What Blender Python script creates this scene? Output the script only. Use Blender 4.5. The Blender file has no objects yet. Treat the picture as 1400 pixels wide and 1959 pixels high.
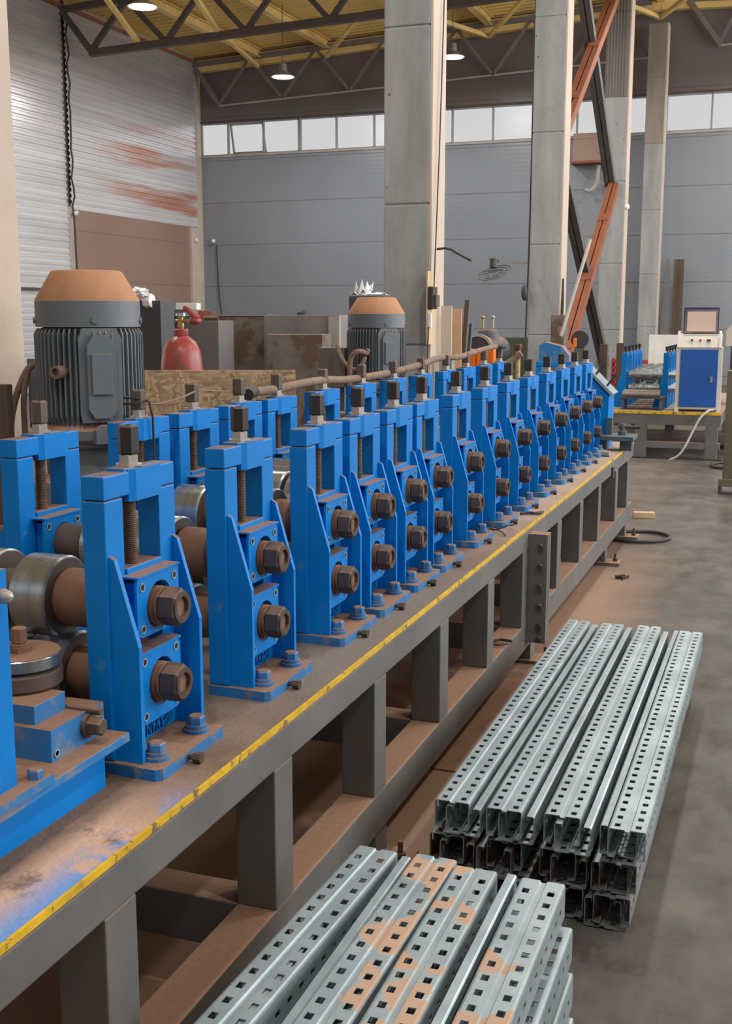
import bpy, bmesh, math, random
from mathutils import Vector, Matrix
random.seed(7)
PI = math.pi
SC = bpy.context.scene
COL = SC.collection

# ------------------------------------------------------------------ camera, world, light, exposure
cam = bpy.data.cameras.new('camera'); co = bpy.data.objects.new('camera', cam); COL.objects.link(co)
co.location = (0, 0, 1.6)
co.rotation_euler = (math.radians(90 - 9.661), 0, math.radians(20.062))
cam.sensor_fit = 'HORIZONTAL'; cam.sensor_width = 36; cam.lens = 36 * 2200 / 1400
cam.clip_start = 0.05; cam.clip_end = 300
SC.camera = co
SC.view_settings.view_transform = 'Standard'; SC.view_settings.look = 'None'
SC.view_settings.gamma = 1; SC.view_settings.use_curve_mapping = False
SC.view_settings.exposure = 0.0
W = bpy.data.worlds.new('sky'); SC.world = W; W.use_nodes = True
bg = W.node_tree.nodes['Background']; bg.inputs[0].default_value = (0.98, 0.98, 1.0, 1); bg.inputs[1].default_value = 0.66
LAMP_W = 130.0
# added area light brightening the hall from the right; no windows are modelled there
_l = bpy.data.lights.new('side_fill_light', 'AREA'); _l.shape = 'RECTANGLE'; _l.size = 4.5; _l.size_y = 26.0; _l.energy = 2100; _l.color = (1.0, 0.99, 0.98)
_o = bpy.data.objects.new('side_fill_light', _l); COL.objects.link(_o); _o.location = (8.8, 16.0, 4.6); _o.rotation_euler = (0, math.radians(90), 0)

# ------------------------------------------------------------------ materials
def newmat(name):
    m = bpy.data.materials.new(name); m.use_nodes = True
    return m, m.node_tree.nodes, m.node_tree.links, m.node_tree.nodes['Principled BSDF']
def mixc(N, L, f, a, b):
    n = N.new('ShaderNodeMix'); n.data_type = 'RGBA'
    if hasattr(f, 'links'): L.new(f, n.inputs[0])
    else: n.inputs[0].default_value = f
    for k, v in ((6, a), (7, b)):
        if hasattr(v, 'links'): L.new(v, n.inputs[k])
        else: n.inputs[k].default_value = (*v, 1)
    return n.outputs[2]
def math_(N, L, op, a, b=0.0):
    n = N.new('ShaderNodeMath'); n.operation = op
    for k, v in ((0, a), (1, b)):
        if hasattr(v, 'links'): L.new(v, n.inputs[k])
        else: n.inputs[k].default_value = v
    return n.outputs[0]
def mrange(N, L, v, a, b, c=0.0, d=1.0):
    n = N.new('ShaderNodeMapRange'); L.new(v, n.inputs[0])
    for k, x in zip((1, 2, 3, 4), (a, b, c, d)): n.inputs[k].default_value = x
    return n.outputs[0]
def noise(N, L, scale, detail=4, stretch=None, obj=True, rough=0.55):
    tc = N.new('ShaderNodeTexCoord'); src = tc.outputs['Object' if obj else 'Generated']
    if not obj:
        g = N.new('ShaderNodeNewGeometry'); src = g.outputs['Position']
    if stretch:
        mp = N.new('ShaderNodeMapping'); mp.inputs['Scale'].default_value = stretch; L.new(src, mp.inputs[0]); src = mp.outputs[0]
    n = N.new('ShaderNodeTexNoise'); n.inputs['Scale'].default_value = scale; n.inputs['Detail'].default_value = detail
    n.inputs['Roughness'].default_value = rough
    L.new(src, n.inputs['Vector']); return n.outputs['Fac']
DUST = (0.26, 0.145, 0.093)
def mat(name, col, rough=0.5, metal=0.0, var=0.15, vscale=3.0, stretch=None, dust=0.0, dustcol=DUST, film=0.0,
        bump=0.0, bscale=40, worn=None, wornamt=0.0, wscale=9, spec=0.5, world=False):
    """paint or metal: tone variation, worn patches, a thin film of dust all over and dust settled on upward faces"""
    m, N, L, P = newmat(name)
    c = col
    n1 = noise(N, L, vscale, 5, stretch, obj=not world)
    dark = tuple(x * (1 - var) for x in col); lite = tuple(min(1, x * (1 + var)) for x in col)
    c = mixc(N, L, mrange(N, L, n1, 0.3, 0.7), dark, lite)
    if worn:
        n2 = noise(N, L, wscale, 6, stretch, obj=not world, rough=0.65)
        c = mixc(N, L, mrange(N, L, n2, 0.62 - wornamt, 0.68 - wornamt), c, worn)
    if film:
        n3 = noise(N, L, 5, 4, obj=False)
        c = mixc(N, L, mrange(N, L, n3, 0.35, 0.8, 0.0, film), c, dustcol)
    r = rough
    if dust:
        g = N.new('ShaderNodeNewGeometry'); s = N.new('ShaderNodeSeparateXYZ'); L.new(g.outputs['Normal'], s.inputs[0])
        up = mrange(N, L, s.outputs[2], 0.35, 0.85)
        n4 = noise(N, L, 14, 5, obj=False)
        f = math_(N, L, 'MULTIPLY', up, mrange(N, L, n4, 0.62 - 0.55 * dust, 0.85 - 0.55 * dust, 0.0, 1.0))
        f2 = math_(N, L, 'MULTIPLY', f, min(1.0, 0.5 + dust * 0.55))
        n5 = noise(N, L, 60, 3, obj=False)
        dc = mixc(N, L, n5, tuple(x * 0.75 for x in dustcol), tuple(x * 1.2 for x in dustcol))
        c = mixc(N, L, f2, c, dc)
        rr = N.new('ShaderNodeMix'); rr.data_type = 'FLOAT'; L.new(f2, rr.inputs[0]); rr.inputs[2].default_value = rough; rr.inputs[3].default_value = 0.95
        L.new(rr.outputs[0], P.inputs['Roughness'])
        if metal:
            mm = math_(N, L, 'MULTIPLY', math_(N, L, 'SUBTRACT', 1.0, f2), metal); L.new(mm, P.inputs['Metallic'])
    else:
        P.inputs['Roughness'].default_value = rough; P.inputs['Metallic'].default_value = metal
    L.new(c, P.inputs['Base Color']) if hasattr(c, 'links') else None
    P.inputs['Specular IOR Level'].default_value = spec
    if bump:
        b = N.new('ShaderNodeBump'); b.inputs['Strength'].default_value = bump; b.inputs['Distance'].default_value = 0.01
        L.new(noise(N, L, bscale, 6, obj=False), b.inputs['Height']); L.new(b.outputs[0], P.inputs['Normal'])
    return m
def emit(name, col, s):
    m, N, L, P = newmat(name); P.inputs['Emission Color'].default_value = (*col, 1); P.inputs['Emission Strength'].default_value = s
    P.inputs['Base Color'].default_value = (*col, 1); return m

M = {}
M['blue'] = mat('blue_paint', (0.0, 0.195, 0.62), 0.42, var=0.10, vscale=5, dust=0.75, film=0.02, worn=(0.06, 0.22, 0.46), wornamt=-0.02, spec=0.2)
M['blue2'] = mat('blue_paint_dusty', (0.002, 0.175, 0.48), 0.5, var=0.15, vscale=6, dust=1.15, film=0.2, worn=(0.16, 0.2, 0.27), wornamt=0.08)
M['bed'] = mat('grey_bed_paint', (0.112, 0.116, 0.118), 0.5, var=0.22, vscale=3, dust=1.1, film=0.14, bump=0.1, dustcol=(0.34, 0.20, 0.135))
M['lettershade'] = mat('cast_letter_shade', (0.0, 0.12, 0.38), 0.5)  # darker blue paints the shadow on the cast letters
M['shaft'] = mat('dusty_steel', (0.065, 0.052, 0.044), 0.5, metal=0.45, var=0.3, vscale=20, dust=0.5, film=0.5, dustcol=(0.2, 0.12, 0.08))
M['hub'] = mat('dusty_hub', (0.20, 0.105, 0.07), 0.75, var=0.2, vscale=10, dust=0.6)
M['roll'] = mat('polished_roll', (0.34, 0.385, 0.42), 0.27, metal=0.85, var=0.2, vscale=3, stretch=(30, 1, 1), dust=0.05)
M['rollface'] = mat('roll_face', (0.09, 0.075, 0.068), 0.5, metal=0.3, var=0.25, vscale=8, film=0.5)
M['black'] = mat('black_coupler', (0.02, 0.021, 0.022), 0.42, metal=0.2, var=0.2, dust=0.1, film=0.04)
M['coupbrown'] = mat('brown_coupler', (0.075, 0.062, 0.052), 0.5, metal=0.2, var=0.2, dust=0.6, film=0.3)
M['zinc'] = mat('zinc_nut', (0.42, 0.41, 0.38), 0.4, metal=0.5, var=0.2, dust=0.4, film=0.2)
M['screw'] = mat('rusty_screw', (0.13, 0.082, 0.055), 0.6, metal=0.3, var=0.3, vscale=30)
M['socket'] = mat('socket_screw_black', (0.02, 0.02, 0.02), 0.4, metal=0.4)
M['ring'] = mat('screw_ring', (0.22, 0.30, 0.36), 0.5)
M['yellow'] = mat('yellow_edge', (0.62, 0.38, 0.008), 0.6, var=0.2, vscale=20, worn=(0.16, 0.11, 0.05), wornamt=0.06, wscale=26, world=True)
M['concrete'] = None
M['motor'] = mat('motor_grey_paint', (0.12, 0.155, 0.18), 0.5, var=0.12, dust=1.2, film=0.12, dustcol=(0.42, 0.22, 0.125))
M['motorcone'] = mat('motor_dusty_cowl', (0.40, 0.205, 0.115), 0.9, var=0.15, vscale=6)
M['osb'] = None
M['red'] = mat('red_paint', (0.36, 0.055, 0.055), 0.35, var=0.25, vscale=10, worn=(0.2, 0.06, 0.05), wornamt=0.1, film=0.2)
M['brass'] = mat('brass', (0.45, 0.32, 0.12), 0.35, metal=0.8)
M['chrome'] = mat('chrome', (0.6, 0.6, 0.6), 0.25, metal=0.9)
M['darkcab'] = mat('dark_cabinet', (0.045, 0.05, 0.06), 0.5, dust=0.6)
M['greycab'] = mat('grey_cabinet', (0.14, 0.14, 0.145), 0.55, dust=0.6, film=0.2)
M['weld'] = mat('bare_steel_plate', (0.20, 0.18, 0.155), 0.42, metal=0.35, var=0.35, vscale=2.5, worn=(0.15, 0.10, 0.07), wornamt=0.12, wscale=4, dust=0.5)
M['weld2'] = mat('grey_steel_plate', (0.22, 0.21, 0.20), 0.5, metal=0.2, var=0.2, vscale=3, worn=(0.3, 0.29, 0.28), wornamt=0.06, wscale=3, dust=0.5)
M['paper'] = mat('paper', (0.75, 0.76, 0.78), 0.7)
M['cream'] = mat('cream_board', (0.52, 0.45, 0.38), 0.7, var=0.08)
M['peach'] = mat('peach_board', (0.52, 0.32, 0.20), 0.7, var=0.08)
M['plywood'] = mat('plywood', (0.58, 0.42, 0.24), 0.6, var=0.15, stretch=(1, 1, 0.1), vscale=20)
M['wood'] = mat('wood', (0.52, 0.37, 0.22), 0.7, var=0.2, stretch=(0.2, 3, 3), vscale=12)
M['orange'] = mat('orange_paint', (0.72, 0.15, 0.008), 0.5, var=0.08, worn=(0.6, 0.22, 0.1), wornamt=0.0)
M['rubber'] = mat('black_rubber', (0.03, 0.028, 0.027), 0.6)
M['conduit'] = mat('dusty_conduit', (0.20, 0.135, 0.10), 0.85, var=0.25, vscale=25)
M['hosegrey'] = mat('grey_hose', (0.42, 0.41, 0.38), 0.6)
M['primer'] = mat('red_primer', (0.235, 0.075, 0.035), 0.65, var=0.15, vscale=4)
M['brace'] = mat('grey_brace', (0.085, 0.085, 0.085), 0.55, var=0.2, film=0.15)
M['truss'] = mat('truss_brown', (0.085, 0.065, 0.062), 0.6, var=0.15)
M['trussfaint'] = mat('faint_truss_paint', (0.18, 0.155, 0.15), 0.6)
M['whitebar'] = mat('pale_pipe', (0.38, 0.35, 0.33), 0.5)
M['roofY'] = mat('yellow_deck', (0.72, 0.50, 0.16), 0.6, var=0.14, vscale=1.2, stretch=(1, 0.3, 1))
M['purlin'] = mat('yellow_purlin', (0.74, 0.52, 0.19), 0.6, var=0.15, vscale=2)
M['green'] = mat('green_panel', (0.05, 0.065, 0.03), 0.7, var=0.3, stretch=(0.3, 1, 4))
M['cabwhite'] = mat('white_enamel', (0.60, 0.58, 0.53), 0.4, var=0.06, film=0.15)
M['cabblue'] = mat('cabinet_blue', (0.008, 0.085, 0.36), 0.35, var=0.08, film=0.04)
M['pinkscreen'] = mat('pale_screen', (0.62, 0.46, 0.40), 0.3, var=0.03)
M['darktrim'] = mat('navy_trim', (0.015, 0.025, 0.11), 0.4)
M['tealgrey'] = mat('teal_grey', (0.06, 0.10, 0.125), 0.5, var=0.2, dust=0.3)
M['olive'] = mat('galvanised_post', (0.17, 0.145, 0.10), 0.4, metal=0.4, var=0.3, stretch=(1, 1, 0.2))
M['redslat'] = mat('red_steel', (0.38, 0.03, 0.03), 0.5)
M['darkred'] = mat('dark_red_paint', (0.10, 0.02, 0.025), 0.5)
M['rust'] = mat('rusty_steel', (0.10, 0.07, 0.055), 0.6, metal=0.2, var=0.35, vscale=2, stretch=(3, 3, 0.3))
M['camwhite'] = mat('white_plastic', (0.7, 0.7, 0.68), 0.4)
M['whiteframe'] = mat('window_frame_paint', (0.30, 0.30, 0.30), 0.5)
M['lampshell'] = mat('lamp_shell', (0.25, 0.25, 0.25), 0.4, metal=0.4)
M['lens'] = emit('lamp_lens', (1.0, 1.0, 1.0), 6.0)

def galv(name, tan):
    m, N, L, P = newmat(name)
    oi = N.new('ShaderNodeObjectInfo')
    tc = N.new('ShaderNodeTexCoord'); ad = N.new('ShaderNodeVectorMath'); ad.operation = 'ADD'
    cb = N.new('ShaderNodeCombineXYZ'); L.new(math_(N, L, 'MULTIPLY', oi.outputs['Random'], 37.0), cb.inputs[0]); L.new(math_(N, L, 'MULTIPLY', oi.outputs['Random'], 11.0), cb.inputs[1])
    L.new(tc.outputs['Object'], ad.inputs[0]); L.new(cb.outputs[0], ad.inputs[1])
    def nz(sc, det=4, ro=0.5):
        n = N.new('ShaderNodeTexNoise'); n.inputs['Scale'].default_value = sc; n.inputs['Detail'].default_value = det; n.inputs['Roughness'].default_value = ro
        L.new(ad.outputs[0], n.inputs['Vector']); return n.outputs['Fac']
    v = N.new('ShaderNodeTexVoronoi'); v.inputs['Scale'].default_value = 90; L.new(ad.outputs[0], v.inputs['Vector'])
    c = mixc(N, L, mrange(N, L, nz(6), 0.3, 0.7), (0.26, 0.34, 0.38), (0.42, 0.51, 0.56))
    c = mixc(N, L, math_(N, L, 'MULTIPLY', v.outputs['Distance'], 0.35), c, (0.24, 0.29, 0.315))
    g = N.new('ShaderNodeNewGeometry'); s = N.new('ShaderNodeSeparateXYZ'); L.new(g.outputs['Normal'], s.inputs[0])
    up = mrange(N, L, s.outputs[2], 0.2, 0.8)
    f = math_(N, L, 'MULTIPLY', mrange(N, L, nz(7, 3, 0.4), 0.60 - tan, 0.63 - tan, 0, 0.9), up)
    c = mixc(N, L, f, c, (0.47, 0.30, 0.20))
    L.new(c, P.inputs['Base Color'])
    L.new(math_(N, L, 'MULTIPLY', math_(N, L, 'SUBTRACT', 1.0, f), 0.5), P.inputs['Metallic'])
    L.new(mrange(N, L, f, 0, 1, 0.42, 0.85), P.inputs['Roughness'])
    return m
M['galv'] = galv('galvanised_steel', -0.3)
M['galvtan'] = galv('galvanised_steel_dusty', 0.08)
M['galvin'] = mat('galvanised_steel_dull', (0.30, 0.33, 0.34), 0.45, metal=0.6, var=0.3, vscale=12, worn=(0.2, 0.12, 0.08), wornamt=0.1, wscale=6)

def concrete(name='concrete', k=(1, 1, 1)):
    m, N, L, P = newmat(name)
    a = noise(N, L, 1.3, 6, (3, 3, 0.6), obj=False); b = noise(N, L, 9, 6, (1, 1, 1), obj=False)
    c = mixc(N, L, mrange(N, L, a, 0.3, 0.7), tuple(a_*b_ for a_, b_ in zip((0.225, 0.23, 0.235), k)), tuple(a_*b_ for a_, b_ in zip((0.35, 0.355, 0.36), k)))
    c = mixc(N, L, mrange(N, L, b, 0.55, 0.8, 0, 0.5), c, (0.20, 0.195, 0.185))
    v = N.new('ShaderNodeTexVoronoi'); v.inputs['Scale'].default_value = 3.2
    g = N.new('ShaderNodeNewGeometry'); L.new(g.outputs['Position'], v.inputs['Vector'])
    c = mixc(N, L, mrange(N, L, v.outputs['Distance'], 0.035, 0.05, 0.85, 0), c, (0.09, 0.088, 0.085))
    L.new(c, P.inputs['Base Color']); P.inputs['Roughness'].default_value = 0.85
    bp = N.new('ShaderNodeBump'); bp.inputs['Strength'].default_value = 0.3; bp.inputs['Distance'].default_value = 0.01
    L.new(b, bp.inputs['Height']); L.new(bp.outputs[0], P.inputs['Normal'])
    return m
M['concrete'] = concrete(); M['concretebrown'] = concrete('concrete_brown', (0.85, 0.72, 0.6)); M['concretedark'] = concrete('concrete_dark', (0.6, 0.55, 0.5))
M['creamside'] = mat('cream_side', (0.50, 0.42, 0.355), 0.8, var=0.08, vscale=2, bump=0.2, bscale=20)  # cream tone for the columns' right side, paler than the shaft

def floor_mat():
    m, N, L, P = newmat('concrete_floor')
    a = noise(N, L, 0.9, 8, obj=False, rough=0.6); b = noise(N, L, 7, 7, (1, 0.6, 1), obj=False, rough=0.65)
    c = mixc(N, L, mrange(N, L, a, 0.3, 0.7), (0.062, 0.057, 0.052), (0.125, 0.115, 0.105))
    c = mixc(N, L, mrange(N, L, b, 0.40, 0.66, 0, 0.85), c, (0.042, 0.034, 0.028))
    d = noise(N, L, 2.2, 5, obj=False)
    c = mixc(N, L, mrange(N, L, d, 0.52, 0.7, 0, 0.5), c, (0.16, 0.135, 0.115))
    # brown dust drifted along and under the machine bed
    g = N.new('ShaderNodeNewGeometry'); s = N.new('ShaderNodeSeparateXYZ'); L.new(g.outputs['Position'], s.inputs[0])
    n = noise(N, L, 2.5, 5, obj=False)
    x = math_(N, L, 'ADD', s.outputs[0], math_(N, L, 'MULTIPLY', n, -0.3))
    f = math_(N, L, 'MULTIPLY', mrange(N, L, x, -1.02, -1.35, 0, 0.9), mrange(N, L, x, -3.2, -2.7, 0.25, 1))
    f = math_(N, L, 'MULTIPLY', f, mrange(N, L, s.outputs[1], 7.0, 9.0, 1, 0.15))
    f = math_(N, L, 'MAXIMUM', f, math_(N, L, 'MULTIPLY', mrange(N, L, x, -0.72, -1.1, 0, 0.85), mrange(N, L, s.outputs[1], 8.6, 6.6)))
    c = mixc(N, L, f, c, (0.32, 0.19, 0.125))
    sp = noise(N, L, 45, 3, obj=False)
    c = mixc(N, L, mrange(N, L, sp, 0.7, 0.76, 0, 0.6), c, (0.07, 0.06, 0.05))
    L.new(c, P.inputs['Base Color']); L.new(mrange(N, L, a, 0.3, 0.7, 0.5, 0.8), P.inputs['Roughness'])
    bp = N.new('ShaderNodeBump'); bp.inputs['Strength'].default_value = 0.25; bp.inputs['Distance'].default_value = 0.01
    L.new(b, bp.inputs['Height']); L.new(bp.outputs[0], P.inputs['Normal'])
    return m
M['floor'] = floor_mat()

def bedtop_mat():
    m, N, L, P = newmat('dusty_bed_top')
    g = N.new('ShaderNodeNewGeometry'); s = N.new('ShaderNodeSeparateXYZ'); L.new(g.outputs['Position'], s.inputs[0])
    a = noise(N, L, 6, 8, obj=False, rough=0.7); b = noise(N, L, 90, 3, obj=False)
    c = mixc(N, L, mrange(N, L, a, 0.35, 0.65), (0.135, 0.082, 0.056), (0.225, 0.145, 0.105))
    # greyer grit in the middle stretch
    mid = math_(N, L, 'MULTIPLY', mrange(N, L, s.outputs[1], 2.0, 2.6), mrange(N, L, s.outputs[1], 4.6, 3.4))
    c = mixc(N, L, math_(N, L, 'MULTIPLY', mid, 0.75), c, mixc(N, L, b, (0.10, 0.095, 0.09), (0.21, 0.19, 0.17)))
    far = mrange(N, L, s.outputs[1], 4.2, 5.4)
    c = mixc(N, L, math_(N, L, 'MULTIPLY', far, 0.7), c, (0.42, 0.31, 0.25))
    # pale powder and spilled blue paint near the front corner
    near = mrange(N, L, s.outputs[1], 1.92, 1.66)
    xr = math_(N, L, 'MULTIPLY', mrange(N, L, s.outputs[0], -1.17, -1.12), near)
    n2 = noise(N, L, 11, 8, obj=False, rough=0.65)
    c = mixc(N, L, math_(N, L, 'MULTIPLY', xr, mrange(N, L, n2, 0.34, 0.44, 0, 0.9)), c, (0.56, 0.36, 0.26))
    n3 = noise(N, L, 9, 5, obj=False); xb = mrange(N, L, s.outputs[0], -1.12, -1.05)
    nb = mrange(N, L, s.outputs[1], 1.75, 1.40, 0.02, 0.24)
    c = mixc(N, L, math_(N, L, 'MULTIPLY', math_(N, L, 'MULTIPLY', xb, near), mrange(N, L, math_(N, L, 'ADD', n3, nb), 0.49, 0.58, 0, 0.95)), c, (0.12, 0.27, 0.60))
    L.new(c, P.inputs['Base Color']); P.inputs['Roughness'].default_value = 0.9
    bp = N.new('ShaderNodeBump'); bp.inputs['Strength'].default_value = 0.5; bp.inputs['Distance'].default_value = 0.004
    L.new(b, bp.inputs['Height']); L.new(bp.outputs[0], P.inputs['Normal'])
    return m
M['bedtop'] = bedtop_mat()

def osb():
    m, N, L, P = newmat('osb')
    tc = N.new('ShaderNodeTexCoord')
    c = None
    for k, (rot, sc) in enumerate(((0.5, 1), (-0.7, 1.2), (1.45, 0.8), (-0.1, 0.9))):
        mp = N.new('ShaderNodeMapping'); mp.vector_type = 'TEXTURE'; mp.inputs['Rotation'].default_value = (0, rot, 0); mp.inputs['Scale'].default_value = (0.06*sc, 1.0, 0.014*sc)
        L.new(tc.outputs['Object'], mp.inputs[0]); v = N.new('ShaderNodeTexVoronoi'); v.inputs['Scale'].default_value = 1.0; L.new(mp.outputs[0], v.inputs['Vector'])
        sp = N.new('ShaderNodeSeparateColor'); L.new(v.outputs['Color'], sp.inputs[0])
        lay = mixc(N, L, sp.outputs[0], (0.30, 0.19, 0.10), (0.62, 0.46, 0.28))
        c = lay if c is None else mixc(N, L, math_(N, L, 'GREATER_THAN', sp.outputs[1], 0.55), c, lay)
    L.new(c, P.inputs['Base Color']); P.inputs['Roughness'].default_value = 0.75
    return m
M['osb'] = osb()

def backwall(name, c0, seam, zs, streak=True):
    """painted sandwich panels: fine ribs, horizontal joints every zs metres"""
    m, N, L, P = newmat(name)
    g = N.new('ShaderNodeNewGeometry'); s = N.new('ShaderNodeSeparateXYZ'); L.new(g.outputs['Position'], s.inputs[0])
    a = noise(N, L, 0.35, 4, obj=False)
    c = mixc(N, L, mrange(N, L, a, 0.3, 0.7), tuple(x * 0.9 for x in c0), tuple(x * 1.1 for x in c0))
    fr = math_(N, L, 'FRACT', math_(N, L, 'DIVIDE', math_(N, L, 'SUBTRACT', s.outputs[2], 0.19), zs))
    c = mixc(N, L, mrange(N, L, fr, 0.0, 0.02, 1, 0), c, seam)
    L.new(c, P.inputs['Base Color']); P.inputs['Roughness'].default_value = 0.34; P.inputs['Metallic'].default_value = 0.1
    w = math_(N, L, 'SINE', math_(N, L, 'MULTIPLY', s.outputs[2], 2 * PI / 0.1))
    bp = N.new('ShaderNodeBump'); bp.inputs['Strength'].default_value = 0.025; bp.inputs['Distance'].default_value = 0.01
    L.new(w, bp.inputs['Height']); L.new(bp.outputs[0], P.inputs['Normal'])
    return m
M['wallgrey'] = backwall('grey_wall_panels', (0.235, 0.26, 0.295), (0.07, 0.075, 0.085), 1.1)
M['walldark'] = backwall('dark_upper_panels', (0.17, 0.145, 0.145), (0.10, 0.09, 0.09), 2.2)
M['wallbrown'] = backwall('brown_wall_panels', (0.30, 0.20, 0.16), (0.14, 0.105, 0.09), 1.1)
def corr():
    m, N, L, P = newmat('corrugated_metal')
    g = N.new('ShaderNodeNewGeometry'); s = N.new('ShaderNodeSeparateXYZ'); L.new(g.outputs['Position'], s.inputs[0])
    a = noise(N, L, 1.0, 4, (1, 0.25, 6), obj=False)
    c = mixc(N, L, mrange(N, L, a, 0.35, 0.65), (0.72, 0.715, 0.74), (0.86, 0.85, 0.87))
    # orange reflection along the ribs, painted into the colour as streaks
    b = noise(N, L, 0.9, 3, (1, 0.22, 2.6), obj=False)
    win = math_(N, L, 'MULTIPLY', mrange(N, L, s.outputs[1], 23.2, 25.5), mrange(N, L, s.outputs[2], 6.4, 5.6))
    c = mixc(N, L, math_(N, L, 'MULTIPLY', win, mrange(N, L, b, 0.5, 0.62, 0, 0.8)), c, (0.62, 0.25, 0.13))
    up = mrange(N, L, s.outputs[2], 6.6, 7.4, 0, 0.5)  # top of the wall darkened in colour for its dark reflection
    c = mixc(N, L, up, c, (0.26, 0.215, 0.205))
    L.new(c, P.inputs['Base Color']); P.inputs['Roughness'].default_value = 0.26; P.inputs['Metallic'].default_value = 0.5
    return m
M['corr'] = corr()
def glassmat():
    m, N, L, P = newmat('window_glass')
    for n in list(N):
        if n.type != 'OUTPUT_MATERIAL': N.remove(n)
    o = [n for n in N if n.type == 'OUTPUT_MATERIAL'][0]
    t = N.new('ShaderNodeBsdfTransparent'); gl = N.new('ShaderNodeBsdfGlossy'); gl.inputs['Roughness'].default_value = 0.3
    mx = N.new('ShaderNodeMixShader'); mx.inputs[0].default_value = 0.02
    L.new(t.outputs[0], mx.inputs[1]); L.new(gl.outputs[0], mx.inputs[2]); L.new(mx.outputs[0], o.inputs[0])
    return m
M['glass'] = glassmat()

# ------------------------------------------------------------------ mesh helpers
class MB:
    def __init__(s): s.bm = bmesh.new()
    def box(s, x0, x1, y0, y1, z0, z1, bev=0.0, m=None):
        vs = [s.bm.verts.new(Vector(p)) for p in ((x0,y0,z0),(x1,y0,z0),(x1,y1,z0),(x0,y1,z0),(x0,y0,z1),(x1,y0,z1),(x1,y1,z1),(x0,y1,z1))]
        fs = [s.bm.faces.new([vs[i] for i in f]) for f in ((3,2,1,0),(4,5,6,7),(0,1,5,4),(1,2,6,5),(2,3,7,6),(3,0,4,7))]
        if bev:
            es = list({e for f in fs for e in f.edges})
            r = bmesh.ops.bevel(s.bm, geom=es, offset=bev, segments=2, affect='EDGES', profile=0.6)
            vs = list({v for f in r['faces'] for v in f.verts} | {v for v in vs if v.is_valid})
        if m is not None: bmesh.ops.transform(s.bm, matrix=m, verts=vs)
        return s
    def prism(s, pts, axis, a, b):
        """extrude polygon pts (2D) along axis from a to b"""
        def P(p, t):
            return {'x': (t, p[0], p[1]), 'y': (p[0], t, p[1]), 'z': (p[0], p[1], t)}[axis]
        v0 = [s.bm.verts.new(P(p, a)) for p in pts]; v1 = [s.bm.verts.new(P(p, b)) for p in pts]
        n = len(pts); s.bm.faces.new(v0[::-1]); s.bm.faces.new(v1)
        for i in range(n): s.bm.faces.new((v0[i], v0[(i+1) % n], v1[(i+1) % n], v1[i]))
        return s
    def lathe(s, prof, c=(0,0,0), axis='z', n=24, rot=0.0, cap=True):
        """prof = list of (r, t) along the axis"""
        rings = []
        for r, t in prof:
            ring = []
            for k in range(n):
                a = 2 * PI * k / n + rot; u, w = r * math.cos(a), r * math.sin(a)
                p = {'z': (u, w, t), 'x': (t, u, w), 'y': (w, t, u)}[axis]
                ring.append(s.bm.verts.new((c[0]+p[0], c[1]+p[1], c[2]+p[2])))
            rings.append(ring)
        for a, b in zip(rings[:-1], rings[1:]):
            for k in range(n): s.bm.faces.new((a[k], a[(k+1) % n], b[(k+1) % n], b[k]))
        if cap: s.bm.faces.new(rings[0][::-1]); s.bm.faces.new(rings[-1])
        return s
    def cyl(s, r, t0, t1, c=(0,0,0), axis='z', n=24, rot=0.0, bev=0.0):
        if bev: return s.lathe([(r-bev, t0), (r, t0+bev), (r, t1-bev), (r-bev, t1)], c, axis, n, rot)
        return s.lathe([(r, t0), (r, t1)], c, axis, n, rot)
    def bar(s, a, b, w, h, up=(0,0,1)):
        a, b = Vector(a), Vector(b); d = (b - a); ln = d.length; d.normalize(); up = Vector(up)
        r = d.cross(up)
        if r.length < 1e-4: r = Vector((1,0,0))
        r.normalize(); u = r.cross(d)
        vs = [s.bm.verts.new(p + r*(i*w/2) + u*(j*h/2)) for p in (a, b) for i, j in ((-1,-1),(1,-1),(1,1),(-1,1))]
        for f in ((3,2,1,0),(4,5,6,7),(0,1,5,4),(1,2,6,5),(2,3,7,6),(3,0,4,7)): s.bm.faces.new([vs[i] for i in f])
        return s
    def rod(s, a, b, r, n=12, r2=None):
        return s.tube([a, b], r, n, r2)
    def tube(s, pts, r, n=10, r2=None, smooth=0):
        pts = [Vector(p) for p in pts]
        for _ in range(smooth):
            q = [pts[0]]
            for a, b in zip(pts[:-1], pts[1:]): q += [a*0.75+b*0.25, a*0.25+b*0.75]
            pts = q + [pts[-1]]
        rings = []; prev = None
        for i, p in enumerate(pts):
            d = (pts[min(i+1, len(pts)-1)] - pts[max(i-1, 0)]).normalized()
            if prev is None: u = d.orthogonal().normalized()
            else:
                u = prev - d * prev.dot(d); u.normalize()
            prev = u; w = d.cross(u)
            rr = r if r2 is None else r + (r2-r) * i / (len(pts)-1)
            rings.append([s.bm.verts.new(p + u*rr*math.cos(2*PI*k/n) + w*rr*math.sin(2*PI*k/n)) for k in range(n)])
        for a, b in zip(rings[:-1], rings[1:]):
            for k in range(n): s.bm.faces.new((a[k], a[(k+1) % n], b[(k+1) % n], b[k]))
        s.bm.faces.new(rings[0][::-1]); s.bm.faces.new(rings[-1]); return s
    def ball(s, r, c, sub=2, sc=(1,1,1)):
        g = bmesh.ops.create_icosphere(s.bm, subdivisions=sub, radius=r)
        for v in g['verts']: v.co = Vector((v.co.x*sc[0]+c[0], v.co.y*sc[1]+c[1], v.co.z*sc[2]+c[2]))
        return s
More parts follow.
